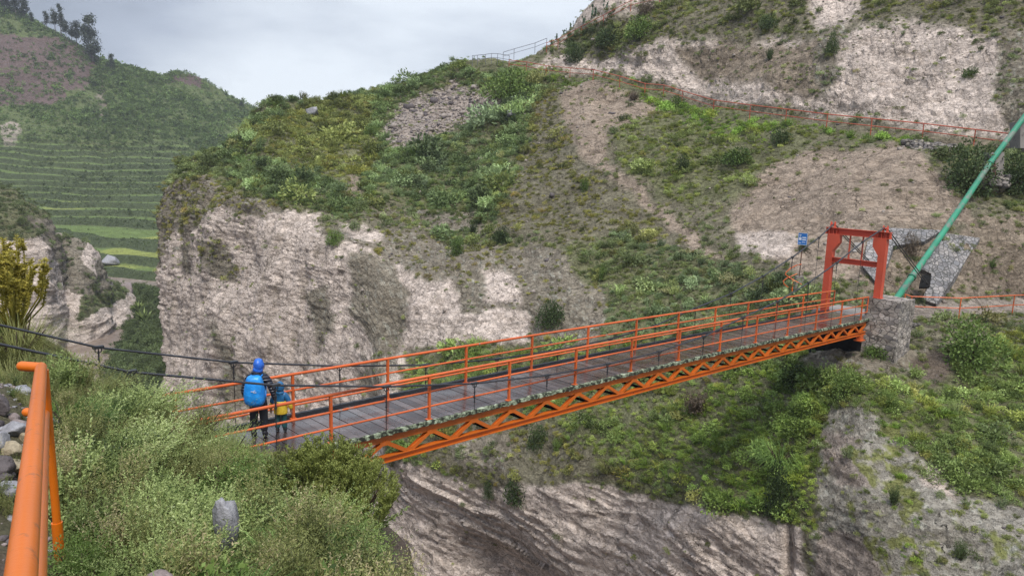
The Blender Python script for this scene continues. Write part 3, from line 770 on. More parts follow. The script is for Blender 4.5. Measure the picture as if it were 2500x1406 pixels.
yl2 = smooth(0.25, 0.4, fbm(Q, 0.03, 2, 66)+0.4*np.exp(-((dx-210-0.25*(dy-400))/70)**2))*smooth(280, 340, dy)*0.5*(1-tmask)
c = c*(1-yl2[:, None])+np.array([0.22, 0.22, 0.08])*yl2[:, None]
D.col = np.clip(c, .01, .6)
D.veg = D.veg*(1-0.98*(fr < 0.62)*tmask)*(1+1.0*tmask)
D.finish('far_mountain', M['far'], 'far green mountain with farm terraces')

# ---- gorge cliffs on the near side, left middle distance
EC = {
 -260:[(400,150),(470,138),(560,132),(680,128),(800,126),(930,125)],
 -100:[(432,145),(500,134),(600,128),(710,126),(830,125),(930,124)],
 0:   [(465,141),(540,130),(630,126),(740,124),(840,123),(930,123)],
 60:  [(508,139),(575,130),(655,127),(750,125),(840,124),(930,124)],
 104: [(545,140),(600,132),(670,129),(755,127),(840,126),(930,126)],
 122: [(590,141),(625,137),(690,134),(765,130),(840,128),(930,128)],
 150: [(583,150),(640,143),(700,139),(770,135),(838,132),(930,131)],
 190: [(592,151),(645,144),(705,140),(775,136),(838,134),(930,133)],
 225: [(612,154),(665,146),(720,142),(780,138),(836,136),(930,135)],
 250: [(655,157),(692,150),(738,146),(785,142),(832,140),(930,139)],
 268: [(705,165),(722,158),(752,152),(790,147),(828,145),(930,144)],
 310: [(712,172),(727,165),(757,158),(790,152),(824,149),(930,147)],
 350: [(735,182),(747,175),(765,168),(788,161),(818,155),(930,152)],
 400: [(742,188),(754,181),(770,173),(790,166),(818,160),(930,156)]}
ctrl = np.array([at([x]*6, [a for a, b in EC[x]], [b for a, b in EC[x]]) for x in sorted(EC)])
aw = ctrl[:, 0]*np.array([1, 1, 0]); aw /= np.linalg.norm(aw, axis=1)[:, None]
ctrl = np.concatenate([(ctrl[:, 0]+aw*14+np.array([0, 0, -12]))[:, None], (ctrl[:, 0]+aw*4+np.array([0, 0, -1]))[:, None], ctrl], axis=1)
E_ = Sheet(ctrl, [12, 20, 24, 20, 14, 14, 16, 18, 16, 14, 18, 18, 12], [6, 4, 26, 34, 40, 36, 16])
E_.P0 = E_.P.copy()
ex, ey, ez = to_px(E_.P.reshape(-1, 3))
EP = [('G', .7, [(-300,380),(-100,420),(0,455),(60,500),(105,540),(95,590),(40,600),(-300,560)], OL),
      ('D', .15, [(60,540),(108,540),(150,600),(200,700),(150,720),(120,640)]),
      ('D', .4, [(130,580),(210,590),(190,640),(240,700),(230,740),(170,720),(140,640)], DK),
      ('G', .8, [(190,735),(260,700),(300,705),(300,740),(240,755),(190,790)], DK),
      ('D', .1, [(235,620),(262,690),(240,720),(220,660)])]
E_.paint(('P', .02), EP, 6, 0.15)
Q = E_.P0.reshape(-1, 3)
n_ = E_.normals()
dsp = (1.6*fbm(Q, 0.08, 3, 8)+1.5*(ridged(Q, (0.12, 0.12, 0.05), 5, 12)-0.2)+0.7*ridged(Q, (0.1, 0.1, 0.5), 4, 19)).reshape(E_.P.shape[:2])
E_.P = E_.P0+n_*dsp[..., None]
E_.col = np.clip(E_.col*(1+0.35*fbm(Q, 0.25, 5, 30, .6))[:, None], .01, .7)
E_.finish('gorge_cliff', M['hill'], 'pale cliff on the left bank of the river')

# ---- green talus bank beside the river
TR = [(705, (300,178), (380,170), (470,160)), (760, (322,160), (380,150), (470,140)), (800, (312,147), (380,138), (470,130)), (830, (300,138.5), (370,130), (470,124)),
      (870, (283,127), (365,119), (470,112)), (905, (268,118), (360,110), (480,104)), (960, (282,107), (380,99), (500,94)), (1100, (300,85), (400,80), (520,76))]
ctrl = np.array([[at(r[k][0], r[0], r[k][1]) for r in TR] for k in (1, 2, 3)])
left = ctrl[0]+np.array([-6, 0, -4.0])
ctrl = np.concatenate([left[None], ctrl], 0)
T = Sheet(ctrl, [8, 40, 30], [16, 18, 16, 18, 18, 20, 20])
T.P0 = T.P.copy()
T.paint(('G', .95), [], 5, .1)
T.tint[:] = (0.7, .8, .7)
Q = T.P0.reshape(-1, 3)
T.P = T.P0+np.array([0, -.3, .9])*(1.4*fbm(Q, .1, 4, 5)).reshape(T.P.shape[:2])[..., None]
T.finish('river_bank', M['hill'], 'green bank beside the brown river')

# ---- river
m, n, b = new_mat('muddy_water')
w1 = noise_tex(n, 0.45, 6, 0.65, mscale=(1, 0.5, 1))
r = ramp(n, w1.outputs['Fac'], [(0.3, (0.13, 0.095, 0.07)), (0.55, (0.2, 0.15, 0.115)), (0.72, (0.34, 0.29, 0.25))])
n.links.new(r.outputs['Color'], b.inputs['Base Color']); b.inputs['Roughness'].default_value = 0.35
bump(n, b, w1.outputs['Fac'], 0.6, 0.8)
mb = MB(); mb.add([(-160, -60, -35), (90, -60, -35), (90, 260, -35), (-160, 260, -35)], [(0, 1, 2, 3)])
river = mb.build('river', m); river['kind'] = 'structure'

# ---- valley floor plain below everything, reaching to the horizon
mb = MB(); mb.add([(-900, -500, -42), (900, -500, -42), (900, 900, -42), (-900, 900, -42)], [(0, 1, 2, 3)])
m, n, b = new_mat('valley_ground'); b.inputs['Base Color'].default_value = (0.09, 0.1, 0.05, 1); b.inputs['Roughness'].default_value = 1
g_ = mb.build('ground', m); g_['kind'] = 'structure'

# ---- near bank, heightfield
BRINK = [(9, -30), (6, -8), (2.0, 0), (0.0, 3), (-1.15, 5), (-1.6, 6.5), (-1.85, 8), (-2.4, 9.6), (-3.3, 11.1), (-4.5, 12.1), (-6.8, 13.1), (-8.6, 14.6), (-9.7, 16.6), (-11.2, 18.6), (-15, 19.6), (-30, 21), (-80, 24)]
def sdist(X, Y):
    """signed distance to the brink, positive on the gorge side"""
    best = np.full(X.shape, 1e9); sg = np.ones(X.shape)
    for (x0, y0), (x1, y1) in zip(BRINK[:-1], BRINK[1:]):
        ex_, ey_ = x1-x0, y1-y0; t = np.clip(((X-x0)*ex_+(Y-y0)*ey_)/(ex_**2+ey_**2), 0, 1)
        ddx, ddy = X-(x0+t*ex_), Y-(y0+t*ey_); dd = np.hypot(ddx, ddy)
        s_ = np.where(ex_*ddy-ey_*ddx < 0, 1, -1)
        m_ = dd < best; best = np.where(m_, dd, best); sg = np.where(m_, s_, sg)
    return best*sg
def bank_z(X, Y, rough=True):
    right = -1.7-0.285*np.clip(Y, -5, 14)-0.02*np.abs(X)
    left_ = -1.2-0.175*np.clip(Y, -5, 40)-0.25*np.clip(Y-8, 0, 9)+2.1*np.exp(-((X+11.6)/1.5)**2-((Y-16.2)/2.8)**2)
    k = smooth(-2.6, -5.6, X+0.12*(Y-5))
    k2 = smooth(13.0, 10.0, Y)*1+smooth(-7.5, -9.5, X)*(1-smooth(13.0, 10.0, Y))
    z_ = right*(1-k*k2)+left_*(k*k2)
    # the footpath is dug in at the bridge head
    q = np.stack([X, Y, X*0], -1)
    if rough: z_ = z_+0.10*fbm(q, 0.9, 4, 71)+0.22*fbm(q, 0.25, 2, 72)
    d_ = sdist(X, Y)+(0.35*fbm(q, 0.5, 3, 73)+0.22*ridged(q, 1.1, 4, 75) if rough else 0)
    drop_ = np.where(d_ > 0, np.minimum(d_*0.9+np.maximum(d_-0.8, 0)*4.5, 60), 0)
    return np.maximum(z_-drop_, -40+0*z_)
xs = np.concatenate([np.linspace(-60, -14, 24, endpoint=False), np.linspace(-14, 4, 240, endpoint=False), np.linspace(4, 26, 30)])
ys = np.concatenate([np.linspace(-40, -2, 20, endpoint=False), np.linspace(-2, 22, 280, endpoint=False), np.linspace(22, 75, 30)])
XX, YY = np.meshgrid(xs, ys, indexing='ij')
Nk = Sheet.__new__(Sheet)
Nk.P = np.stack([XX, YY, bank_z(XX, YY)], -1); Nk.P0 = Nk.P.copy()
Q = Nk.P.reshape(-1, 3)
nn_ = fbm(Q, 0.8, 5, 80, .6)
dd = sdist(Q[:, 0], Q[:, 1])
c = np.array([0.115, 0.085, 0.07])*(1+0.5*nn_)[:, None]
gm = smooth(-0.05, 0.2, fbm(Q, 0.35, 3, 82)+0.1)[:, None]
c = c*(1-gm*.5)+np.array([0.07, 0.085, 0.03])*gm*.5
cm = smooth(0.8, 2.0, dd)[:, None]; c = c*(1-cm)+np.array(PAL['P'])*cm
Nk.col = np.clip(c, 0.01, .6)
Nk.N = np.cross(np.gradient(Nk.P, axis=0), np.gradient(Nk.P, axis=1)); Nk.N /= np.linalg.norm(Nk.N, axis=2, keepdims=True)
Nk.N *= np.sign(Nk.N[..., 2:3]+1e-9)
o = fast_mesh('near_bank', Q, Nk.faces(), M['bank'], smooth_shade=True, color=Nk.col)
tag(o, 'soil bank on the near side of the gorge', kind='structure')
Nk.px = to_px(Q)
def bank(x, y):
    return float(bank_z(np.array([x], float), np.array([y], float))[0])
# ------------------------------------------------------------------ the footbridge
HD, SL, BW, CAMBER = 0.79991, -0.0365, 1.77829, 0.08941
BO = Vector((-3.58697, 14.38807, -5.85088))
BD = Vector((math.sin(HD)*math.cos(SL), math.cos(HD)*math.cos(SL), math.sin(SL)))
BL = Vector((-math.cos(HD), math.sin(HD), 0))
BZ = Vector((0, 0, 1))
def Bp(s, t, h):
    return BO+BD*s+BL*t+BZ*(h+CAMBER*(1-((s-12)/16)**2))
def bline(s0, s1, t, h, n=24):
    return [Bp(s0+(s1-s0)*i/n, t, h) for i in range(n+1)]
def bbox(mb, s0, s1, t0, t1, h0, h1):
    mb.hexa([Bp(s0, t0, h0), Bp(s1, t0, h0), Bp(s1, t1, h0), Bp(s0, t1, h0), Bp(s0, t0, h1), Bp(s1, t0, h1), Bp(s1, t1, h1), Bp(s0, t1, h1)])

bridge = empty('suspension_footbridge', Bp(-9, 0, 0), 0, 'orange steel suspension footbridge with wooden deck crossing the gorge', 'bridge')
bridge_parts = []
def bpart(mb, name, mat, parent=None, bevel=0):
    o = mb.build(name, mat, None, bevel)
    par = parent or bridge
    o.parent = par
    o.matrix_parent_inverse = par_inv(par)
    return o
def par_inv(par):
    bpy.context.view_layer.update()
    return par.matrix_world.inverted()

S0, S1 = -9.2, 28.2
mb = MB(); s = S0; i = 0
while s < S1:
    w_ = 0.235; j = random.uniform(-0.025, 0.025); z_ = random.uniform(-0.006, 0.004)
    bbox(mb, s, s+w_-0.014, -0.06+j, BW+0.05+j, -0.055+z_, 0.0+z_); s += w_
bpart(mb, 'deck', M['deck'])
def fascia(t0, t1, h0, h1, name, mat, rough=0.014):
    mb = MB(); n_ = 420; V = []
    for i in range(n_+1):
        s_ = S0+(S1-S0)*i/n_
        for (t_, h_) in ((t0, h0), (t1, h0), (t1, h1), (t0, h1)):
            V.append(Bp(s_, t_+random.uniform(-1, 1)*rough, h_+random.uniform(-1, 1)*rough))
    Fs = [(i*4+k, i*4+(k+1) % 4, i*4+4+(k+1) % 4, i*4+4+k) for i in range(n_) for k in range(4)]
    mb.add(V, Fs); return bpart(mb, name, mat)
fascia(-0.13, -0.05, -0.082, 0.010, 'edge_timber', M['lichen'])
fascia(BW+0.055, BW+0.14, -0.08, 0.085, 'edge_timber', M['cable'], 0.004)

def truss(t, inner):
    mb = MB()
    for i in range(37):
        a, b_ = S0+i*(S1-0.3-S0)/37, S0+(i+1)*(S1-0.3-S0)/37
        bbox(mb, a, b_+0.001, t-0.03, t+0.03, -0.265, -0.115)
        bbox(mb, a, b_+0.001, t-0.06, t+0.06, -0.125, -0.112)
        bbox(mb, a, b_+0.001, t-0.075, t+0.075, -0.60, -0.582)
        bbox(mb, a, b_+0.001, t-0.02, t+0.02, -0.705, -0.60)
        bbox(mb, a, b_+0.001, t-0.075, t+0.075, -0.722, -0.705)
    o = bpart(mb, 'truss', M['truss'])
    mb = MB(); p = 1.265; k0 = -8
    for k in range(k0, 22):
        st = 1.28+p*k; sb = st+p/2
        for (a, b_) in (((st, -0.25), (sb-0.04, -0.59)), ((sb+0.04, -0.59), (st+p, -0.25))):
            if b_[0] > S1-0.3 or a[0] < S0: continue
            for tt in (t-0.045, t+0.045):
                mb.beam(Bp(a[0], tt, a[1]), Bp(b_[0], tt, b_[1]), 0.012, 0.085, up=BZ)
            A, B2 = Bp(a[0], t, a[1]), Bp(b_[0], t, b_[1]); mb.beam(A, B2, 0.085, 0.012, up=BZ)
        if S0 < sb < S1-.5: bbox(mb, sb-0.13, sb+0.13, t-0.052, t-0.046, -0.585, -0.51); 
        if S0 < st < S1-.5: bbox(mb, st-0.13, st+0.13, t-0.052, t-0.046, -0.33, -0.24)
    d_ = bpart(mb, 'bracing', M['truss'], o)
    return o
truss(0.0, 1); truss(BW, -1)
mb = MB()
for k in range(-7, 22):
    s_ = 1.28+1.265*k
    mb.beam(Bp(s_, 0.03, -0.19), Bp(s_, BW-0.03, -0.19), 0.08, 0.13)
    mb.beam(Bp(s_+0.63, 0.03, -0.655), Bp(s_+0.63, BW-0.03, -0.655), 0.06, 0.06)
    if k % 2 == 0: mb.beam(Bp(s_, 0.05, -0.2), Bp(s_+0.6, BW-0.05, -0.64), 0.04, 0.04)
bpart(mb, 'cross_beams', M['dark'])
mb = MB()
for t_ in (0.0, BW):
    mb = MB(); bbox(mb, 27.2, 27.55, t_-0.1, t_+0.1, -0.93, -0.727); bbox(mb, 27.1, 27.65, t_-0.16, t_+0.16, -0.98, -0.93); bpart(mb, 'bearing', M['rail'])

def railing(t, first, k0, k1, s_end, label):
    mb = MB()
    mb.tube(bline(-9.0, s_end, t, 1.02, 40), 0.033, 10)
    mb.tube(bline(-9.0, s_end, t, 0.655, 40), 0.024, 8)
    mb.tube(bline(-9.0, s_end, t, 0.31, 40), 0.024, 8)
    mb.tube([Bp(s_end, t, 1.035), Bp(s_end, t, 0.30)], 0.026, 8)
    o = bpart(mb, 'railing', M['rail'])
    for k in range(k0, k1):
        s_ = first+2.5*k
        if s_ > s_end-0.6: s_ = s_end-0.65
        mb = MB(); bbox(mb, s_-0.027, s_+0.027, t-0.027, t+0.027, -0.02, 1.0)
        bbox(mb, s_-0.07, s_+0.07, t-0.05, t+0.07, 0.002, 0.016)
        bpart(mb, 'post', M['rail'], o)
    return o
railing(0.0, 0.0, -3, 12, 27.9, '')
railing(BW, -2.39532, -2, 13, 28.45, '')

HS = [1.28+2.5*k for k in range(-4, 11)]
def ch(s): return {}
HH = [4.05, 3.10, 2.10, 1.45, 1.0, 0.66, 0.47, 0.42, 0.46, 0.66, 1.08, 1.46, 2.04, 2.76, 3.60]
HHs = [-9.2]+HS[1:]
for t_, off in ((-0.09, 0.0), (BW+0.10, 0.06)):
    ps = [(-9.2, 4.15)]+[(s_+off, h_) for s_, h_ in zip(HS[1:], HH[1:])]+[(28.2, 4.24)]
    mb = MB()
    for dt in (-0.017, 0.017):
        P_ = [Bp(a, t_+dt+(-0.16 if a > 27 and t_ < 0 else 0.16 if a > 27 else 0), h_) for a, h_ in ps]; mb.tube(P_, 0.018, 8)
    c_ = bpart(mb, 'main_cable', M['cable'])
    for (a, h_) in ps[1:-1]:
        mb = MB()
        f = 0.35 if h_ > 0.6 else 0.18
        mb.tube([Bp(a, t_, h_), Bp(a, t_, -0.02)], 0.0085, 6)
        mb.tube([Bp(a, t_, h_-0.06), Bp(a, t_, h_-0.1), Bp(a, t_, h_-0.1-f)], 0.014, 6)
        for q in range(3):
            hh = h_-0.1-f*(q+1)/3
            if hh > 0.04: mb.tube([Bp(a, t_, hh+.015), Bp(a, t_, hh-.015)], 0.024, 6)
        mb.beam(Bp(a-0.09, t_, h_+0.005), Bp(a+0.09, t_, h_+0.005), 0.085, 0.05)
        mb.tube([Bp(a-0.05, t_, h_), Bp(a-0.055, t_, h_-0.07), Bp(a, t_, h_-0.11), Bp(a+0.055, t_, h_-0.07), Bp(a+0.05, t_, h_)], 0.011, 6)
        bpart(mb, 'hanger', M['cable'])

# tower at the far end
def tower(sT, parent=bridge):
    t0, t1 = -0.30, BW+0.30
    tw = MB()
    def tb(mb, a0, a1, b0, b1, c0, c1): bbox(mb, sT+a0, sT+a1, b0, b1, c0, c1)
    tb(tw, -0.16, 0.16, t0-0.28, t1+0.28, 4.02, 4.045); tb(tw, -0.16, 0.16, t0-0.28, t1+0.28, 3.74, 3.765)
    tb(tw, -0.02, 0.02, t0-0.27, t1+0.27, 3.765, 4.02)
    for tt in (t0-.25, t0-.1, t0+.1, t0+.25, t1-.25, t1-.1, t1+.1, t1+.25): tb(tw, -0.13, 0.13, tt-0.008, tt+0.008, 3.766, 4.019)
    o = bpart(tw, 'tower_beam', M['tower'], parent)
    mb = MB(); tb(mb, -0.12, 0.12, t0+0.16, t1-0.16, 2.63, 2.65); tb(mb, -0.12, 0.12, t0+0.16, t1-0.16, 2.40, 2.42); tb(mb, -0.015, 0.015, t0+0.16, t1-0.16, 2.42, 2.63)
    bpart(mb, 'lower_tower_beam', M['tower'], parent)
    for tt, hb, sg in ((t0, 1.0, 1), (t1, -0.05, -1)):
        mb = MB()
        tb(mb, -0.17, -0.15, tt-0.15, tt+0.15, hb, 3.74); tb(mb, 0.15, 0.17, tt-0.15, tt+0.15, hb, 3.74); tb(mb, -0.15, 0.15, tt-0.012, tt+0.012, hb, 3.74)
        tb(mb, -0.15, 0.15, tt-0.15, tt-0.135, hb, 3.74)
        # flared haunch towards the inside
        for a in (-0.172, 0.155):
            q = [(tt+sg*0.15, 3.74), (tt+sg*0.42, 3.74), (tt+sg*0.42, 3.35), (tt+sg*0.15, 2.95)]
            A = [Bp(sT+a, x, y) for x, y in q]+[Bp(sT+a+0.017, x, y) for x, y in q]
            mb.add(A, [(0, 1, 2, 3), (7, 6, 5, 4), (0, 4, 5, 1), (1, 5, 6, 2), (2, 6, 7, 3), (3, 7, 4, 0)])
        q = [(tt+sg*0.42, 3.74), (tt+sg*0.42, 3.35), (tt+sg*0.15, 2.95)]
        mb.add([Bp(sT-0.155, *q[1]), Bp(sT+0.155, *q[1]), Bp(sT+0.155, *q[2]), Bp(sT-0.155, *q[2])], [(0, 1, 2, 3)])
        mb.add([Bp(sT-0.155, *q[0]), Bp(sT+0.155, *q[0]), Bp(sT+0.155, *q[1]), Bp(sT-0.155, *q[1])], [(0, 1, 2, 3)])
        tb(mb, -0.2, 0.2, tt-0.2, tt+0.2, hb, hb+0.025)
        bpart(mb, 'tower_post', M['tower'], parent)
        mb = MB()
        for e_ in (-0.09, 0.09):
            q = [(-0.14, 4.046), (0.14, 4.046), (0.07, 4.30), (0, 4.34), (-0.07, 4.30)]
            A = [Bp(sT+x, tt+e_-.01, y) for x, y in q]+[Bp(sT+x, tt+e_+.01, y) for x, y in q]
            mb.add(A, [(0, 1, 2, 3, 4), (9, 8, 7, 6, 5)]+[(i, i+5, (i+1) % 5+5, (i+1) % 5) for i in range(5)])
        mb.tube([Bp(sT, tt-.12, 4.2), Bp(sT, tt+.12, 4.2)], 0.05, 10)
        bpart(mb, 'cable_saddle', M['tower'], parent)
    for tt in (BW*0.35, BW*0.68):
        mb = MB(); tb(mb, -0.03, 0.03, tt-0.03, tt+0.03, 2.652, 3.738); bpart(mb, 'tie_bar', M['tower'], parent)
tower(28.2)
# backstays
RA, LA = Vector(at(2262, 692, 41.3)), Vector(at(2152, 672, 44.0))
for (tt, A, name) in ((-0.30, RA, 0), (BW+0.30, LA, 1)):
    top = Bp(28.25, tt, 4.2)
    for dd_ in (-0.11, 0.11):
        mb = MB(); mb.tube([top+BL*dd_*0.6, A+BL*dd_+BZ*dd_*.4], 0.026, 8); bpart(mb, 'backstay', M['cable'])

# ------------------------------------------------------------------ masonry, pier, slabs
def single(mb, name, mat, label, cat, group=None, bevel=0):
    o = mb.build(name, mat, None, bevel); return tag(o, label, cat, group)
def prism(mb, top, vec):
    top = [Vector(p) for p in top]; n_ = len(top); b_ = [p+Vector(vec) for p in top]
    mb.add(top+b_, [tuple(range(n_)), tuple(range(2*n_-1, n_-1, -1))]+[(i, i+n_, (i+1) % n_+n_, (i+1) % n_) for i in range(n_)])
def rough_block(f, nu, nv, nw, amp, seed):
    """subdivided box given by a mapping f(u,v,w) with a little surface noise"""
    mb = MB()
    for ax, val in ((0, 0), (0, 1), (1, 0), (1, 1), (2, 0), (2, 1)):
        dims = [nu, nv, nw]; o_ = [k for k in range(3) if k != ax]
        a, b_ = dims[o_[0]], dims[o_[1]]; V = []
        for i in range(a+1):
            for j in range(b_+1):
                p = [0, 0, 0]; p[ax] = val; p[o_[0]] = i/a; p[o_[1]] = j/b_; V.append(np.array(f(*p)))
        V = np.array(V); d_ = np.stack([fbm(V+k*9, 2.3, 4, seed+k) for k in range(3)], 1)*amp
        mb.add(V+d_, [(i*(b_+1)+j, (i+1)*(b_+1)+j, (i+1)*(b_+1)+j+1, i*(b_+1)+j+1) for i in range(a) for j in range(b_)])
    return mb
mb = rough_block(lambda u, v, w: Bp(27.98+u*1.9, 0.12-v*1.5, -2.9+w*3.9), 14, 14, 26, 0.07, 5)
single(mb, 'stone_pier', M['pier'], 'square stone masonry pier carrying the right leg of the bridge tower', 'pier')
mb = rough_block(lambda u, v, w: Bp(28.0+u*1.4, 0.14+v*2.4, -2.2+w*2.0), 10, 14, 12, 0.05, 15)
single(mb, 'abutment', M['dark'], 'abutment block painted near-black for the shaded void under the far end of the deck', 'abutment')  # solid block, its near-black colour stands for shade behind the deck end
mb = rough_block(lambda u, v, w: Bp(28.25+u*3.2, 0.14+v*2.6, -1.0+w*0.98), 10, 10, 6, 0.04, 25)
single(mb, 'landing', M['concrete'], 'worn grey landing slab behind the far end of the deck', 'landing')

def slab(px, vec, name, label, cat, n_=1):
    mb = MB(); pts = []
    for x_, y_, z_ in px:
        q_, _ = H.find(x_, y_, 6); zq = float(to_px(np.array(q_)[None])[2][0]); pts.append(at(x_, y_, zq-0.42))
    prism(mb, pts, vec); return single(mb, name, M['slab'], label, cat)
ov = Vector((0.5, 0.7, -0.9))
slab([(2300, 568, 45.0), (2392, 581, 44.6), (2336, 668, 43.2), (2318, 700, 41.9), (2286, 742, 40.6), (2250, 730, 40.6), (2268, 697, 41.0), (2274, 668, 41.9), (2246, 655, 42.6), (2262, 625, 43.4)], ov, 'anchor_block',
     'sloping stone-paved anchor block to the right of the green pipe', 'anchor block')
slab([(2172, 556, 45.6), (2300, 562, 45.6), (2255, 590, 44.6), (2180, 600, 44.4), (2168, 642, 43.6), (2140, 690, 42.4), (2106, 650, 43.4), (2118, 590, 44.6)], ov, 'anchor_block',
     'sloping stone-paved anchor block seen through and beside the tower', 'anchor block')
for (pts, lab) in (([(2250, 671, 41.5), (2273, 672, 41.6), (2268, 700, 40.95), (2243, 702, 40.8)], 'near-black block painting the shade of the cable opening in the right stone anchor block'),
                   ([(2152, 652, 43.1), (2176, 648, 43.1), (2166, 682, 42.2), (2148, 690, 42.1)], 'near-black block painting the shade of the cable opening just right of the tower leg')):
    mb = MB(); prism(mb, [at(*p) for p in pts], (0.2, .3, -0.12)); single(mb, 'cable_opening', M['dark'], lab, 'opening')  # no real hole: solid near-black prism paints the shade inside it
mb = MB(); prism(mb, [at(*p) for p in [(2086, 592, 43.9), (2112, 592, 43.9), (2106, 616, 43.4), (2082, 614, 43.4)]], (0.1, .3, -.2)); single(mb, 'concrete_cap', M['concrete'], 'small grey concrete slab framed by the tower beams', 'slab')

def stone_wall(corners, n_, name, label, r=(0.12, 0.3), seed=3):
    """irregular fitted stones filling a quad given by world corners a,b,c,d"""
    R_ = random.Random(seed); a, b_, c_, d_ = [Vector(p) for p in corners]; mb = MB(); pts = []
    tries = 0
    while len(pts) < n_ and tries < n_*40:
        tries += 1
        u, v = R_.random(), R_.random(); p = (a*(1-u)+b_*u)*(1-v)+(d_*(1-u)+c_*u)*v
        if all((p-q).length > 0.75*(r[0]+r[1])/1.5*0.75 for q in pts): pts.append(p)
    for i, p in enumerate(pts):
        k = R_.uniform(*r); mb.blob(p, (k*1.25, k*0.9, k*0.8), seed=i+seed*100, n=10, m=7, rough=0.3, facets=6, rot=R_.uniform(0, 3))
    nrm = (b_-a).cross(d_-a).normalized(); nrm = nrm if nrm.dot(a) > 0 else -nrm
    prism(mb, [a+nrm*.08, b_+nrm*.08, c_+nrm*.08, d_+nrm*.08], nrm*0.5)
    return single(mb, name, M['drywall'], label, 'stone wall')
stone_wall([at(2203, 792, 36.6), at(2300, 800, 38.0), at(2278, 868, 36.6), at(2206, 872, 35.8)], 130, 'dry_stone_wall', 'rough dry stone wall below the path, right of the square pier', (0.11, 0.24), 4)
stone_wall([at(2120, 800, 35.2), at(2206, 800, 35.8), at(2208, 880, 35.2), at(2150, 872, 34.6)], 60, 'dry_stone_wall', 'crumbling stone footing at the base of the square pier', (0.1, 0.22), 6)
stone_wall([at(2206, 343, 54.6), at(2338, 356, 52.6), at(2320, 392, 51.6), at(2232, 372, 53.4)], 90, 'dry_stone_wall', 'stone retaining wall under the upper path near the green pipe', (0.16, 0.34), 8)
stone_wall([at(2402, 432, 47.6), at(2462, 432, 47.2), at(2456, 455, 46.9), at(2396, 452, 47.2)], 40, 'dry_stone_wall', 'small heap of dark stones at the foot of the concrete pipe support', (0.14, 0.3), 9)

# pipe and its supports
pipe_pts = [(2150, 790, 38.0), (2182, 738, 39.2), (2226, 677, 40.6), (2300, 572, 43.4), (2360, 484, 45.2), (2416, 400, 47.0), (2500, 287, 48.6), (2640, 95, 51.5)]
P_ = [Vector(at(*p)) for p in pipe_pts]
pipe = MB(); pipe.tube(P_, 0.17, 20); pipe = single(pipe, 'water_pipe', M['pipe'], 'long green water pipe running down the slope beside the tower', 'pipe')
for i_ in (2, 5):
    d_ = (P_[i_+1]-P_[i_-1]).normalized(); mb = MB(); mb.tube([P_[i_]-d_*.05, P_[i_]+d_*.05], 0.215, 20); f_ = mb.build('flange', M['pipering'], pipe)
def boxpx(x0, x1, y0, y1, Z, depth, name, mat, label, cat):
    a, b_, c_, d_ = at(x0, y1, Z), at(x1, y1, Z), at(x1, y0, Z), at(x0, y0, Z)
    mb = MB(); prism(mb, [a, b_, c_, d_], (CF[0]*depth, CF[1]*depth, 0)); return single(mb, name, mat, label, cat)
boxpx(2420, 2452, 372, 436, 47.6, 0.9, 'pipe_support', M['concrete'], 'grey concrete post holding up the green pipe', 'pipe support')
boxpx(2491, 2540, 298, 362, 49.6, 1.1, 'pipe_support', M['concrete'], 'pale concrete block behind the pipe at the right edge', 'pipe support')
mb = MB(); mb.tube([at(2427, 400, 47.2), at(2427, 428, 47.2)], 0.1, 8); single(mb, 'steel_stub', M['rust'], 'short rusty steel stub in front of the concrete pipe support', 'stub')

# sign
gp, _ = H.find(1950, 690); zg = float(Vector(CF).dot(gp)) if False else to_px(np.array(gp)[None])[2][0]
base = Vector(at(1950, 690, zg-0.6))
sgn = empty('trail_sign', base, 0.0, 'small blue trail sign on a rusty pole beside the orange bent handrail', 'sign')
def loc(mb, name, mat, par, bevel=0): o = mb.build(name, mat, par, bevel); return o
mb = MB(); mb.hexa([(-.22, -.16, -.35), (.22, -.16, -.35), (.22, .16, -.35), (-.22, .16, -.35), (-.2, -.14, .36), (.2, -.14, .36), (.2, .14, .36), (-.2, .14, .36)]); loc(mb, 'concrete_base', M['concrete'], sgn)
mb = MB(); mb.tube([(0, 0, 0.3), (0, 0, 2.75)], 0.03, 8); loc(mb, 'pole', M['rust'], sgn)
a_ = math.radians(-38); ux, uy = math.cos(a_), math.sin(a_)
def sp(u, v, d=0.0): return (u*ux-d*-uy*-1, u*uy-d*ux, v)
def panel(mb, u0, u1, v0, v1, d0, d1):
    nx, ny = uy, -ux
    P8 = [(u*ux+nx*d, u*uy+ny*d, v) for v in (v0, v1) for (u, d) in ((u0, d1), (u1, d1), (u1, d0), (u0, d0))]
    mb.hexa(P8)
mb = MB(); panel(mb, -.25, .25, 2.12, 2.78, 0.035, 0.05); pl = loc(mb, 'sign_panel', M['sign'], sgn)
mb = MB()
for u0, u1, v0, v1 in ((-.25, .25, 2.765, 2.78), (-.25, .25, 2.12, 2.135), (-.25, -.235, 2.12, 2.78), (.235, .25, 2.12, 2.78)): panel(mb, u0, u1, v0, v1, 0.051, 0.054)
for u0, u1, v0, v1 in ((-.20, -.06, 2.38, 2.52), (-.02, .19, 2.50, 2.56), (-.02, .19, 2.38, 2.44), (-.2, -.07, 2.22, 2.25), (-.2, -.07, 2.65, 2.68), (-.02, .17, 2.26, 2.285), (-.17, -.10, 2.56, 2.60)): panel(mb, u0, u1, v0, v1, 0.051, 0.054)
loc(mb, 'sign_marks', M['white'], pl)
Zs = zg-1.2
mb = MB()
c1 = [(1957, 645), (1944, 648), (1930, 655), (1919, 665), (1917, 670), (1926, 677), (1940, 685), (1960, 696), (1985, 706), (2008, 712)]
c2 = [(1946, 668), (1935, 673), (1921, 679), (1912, 686), (1914, 693), (1922, 700), (1934, 706)]
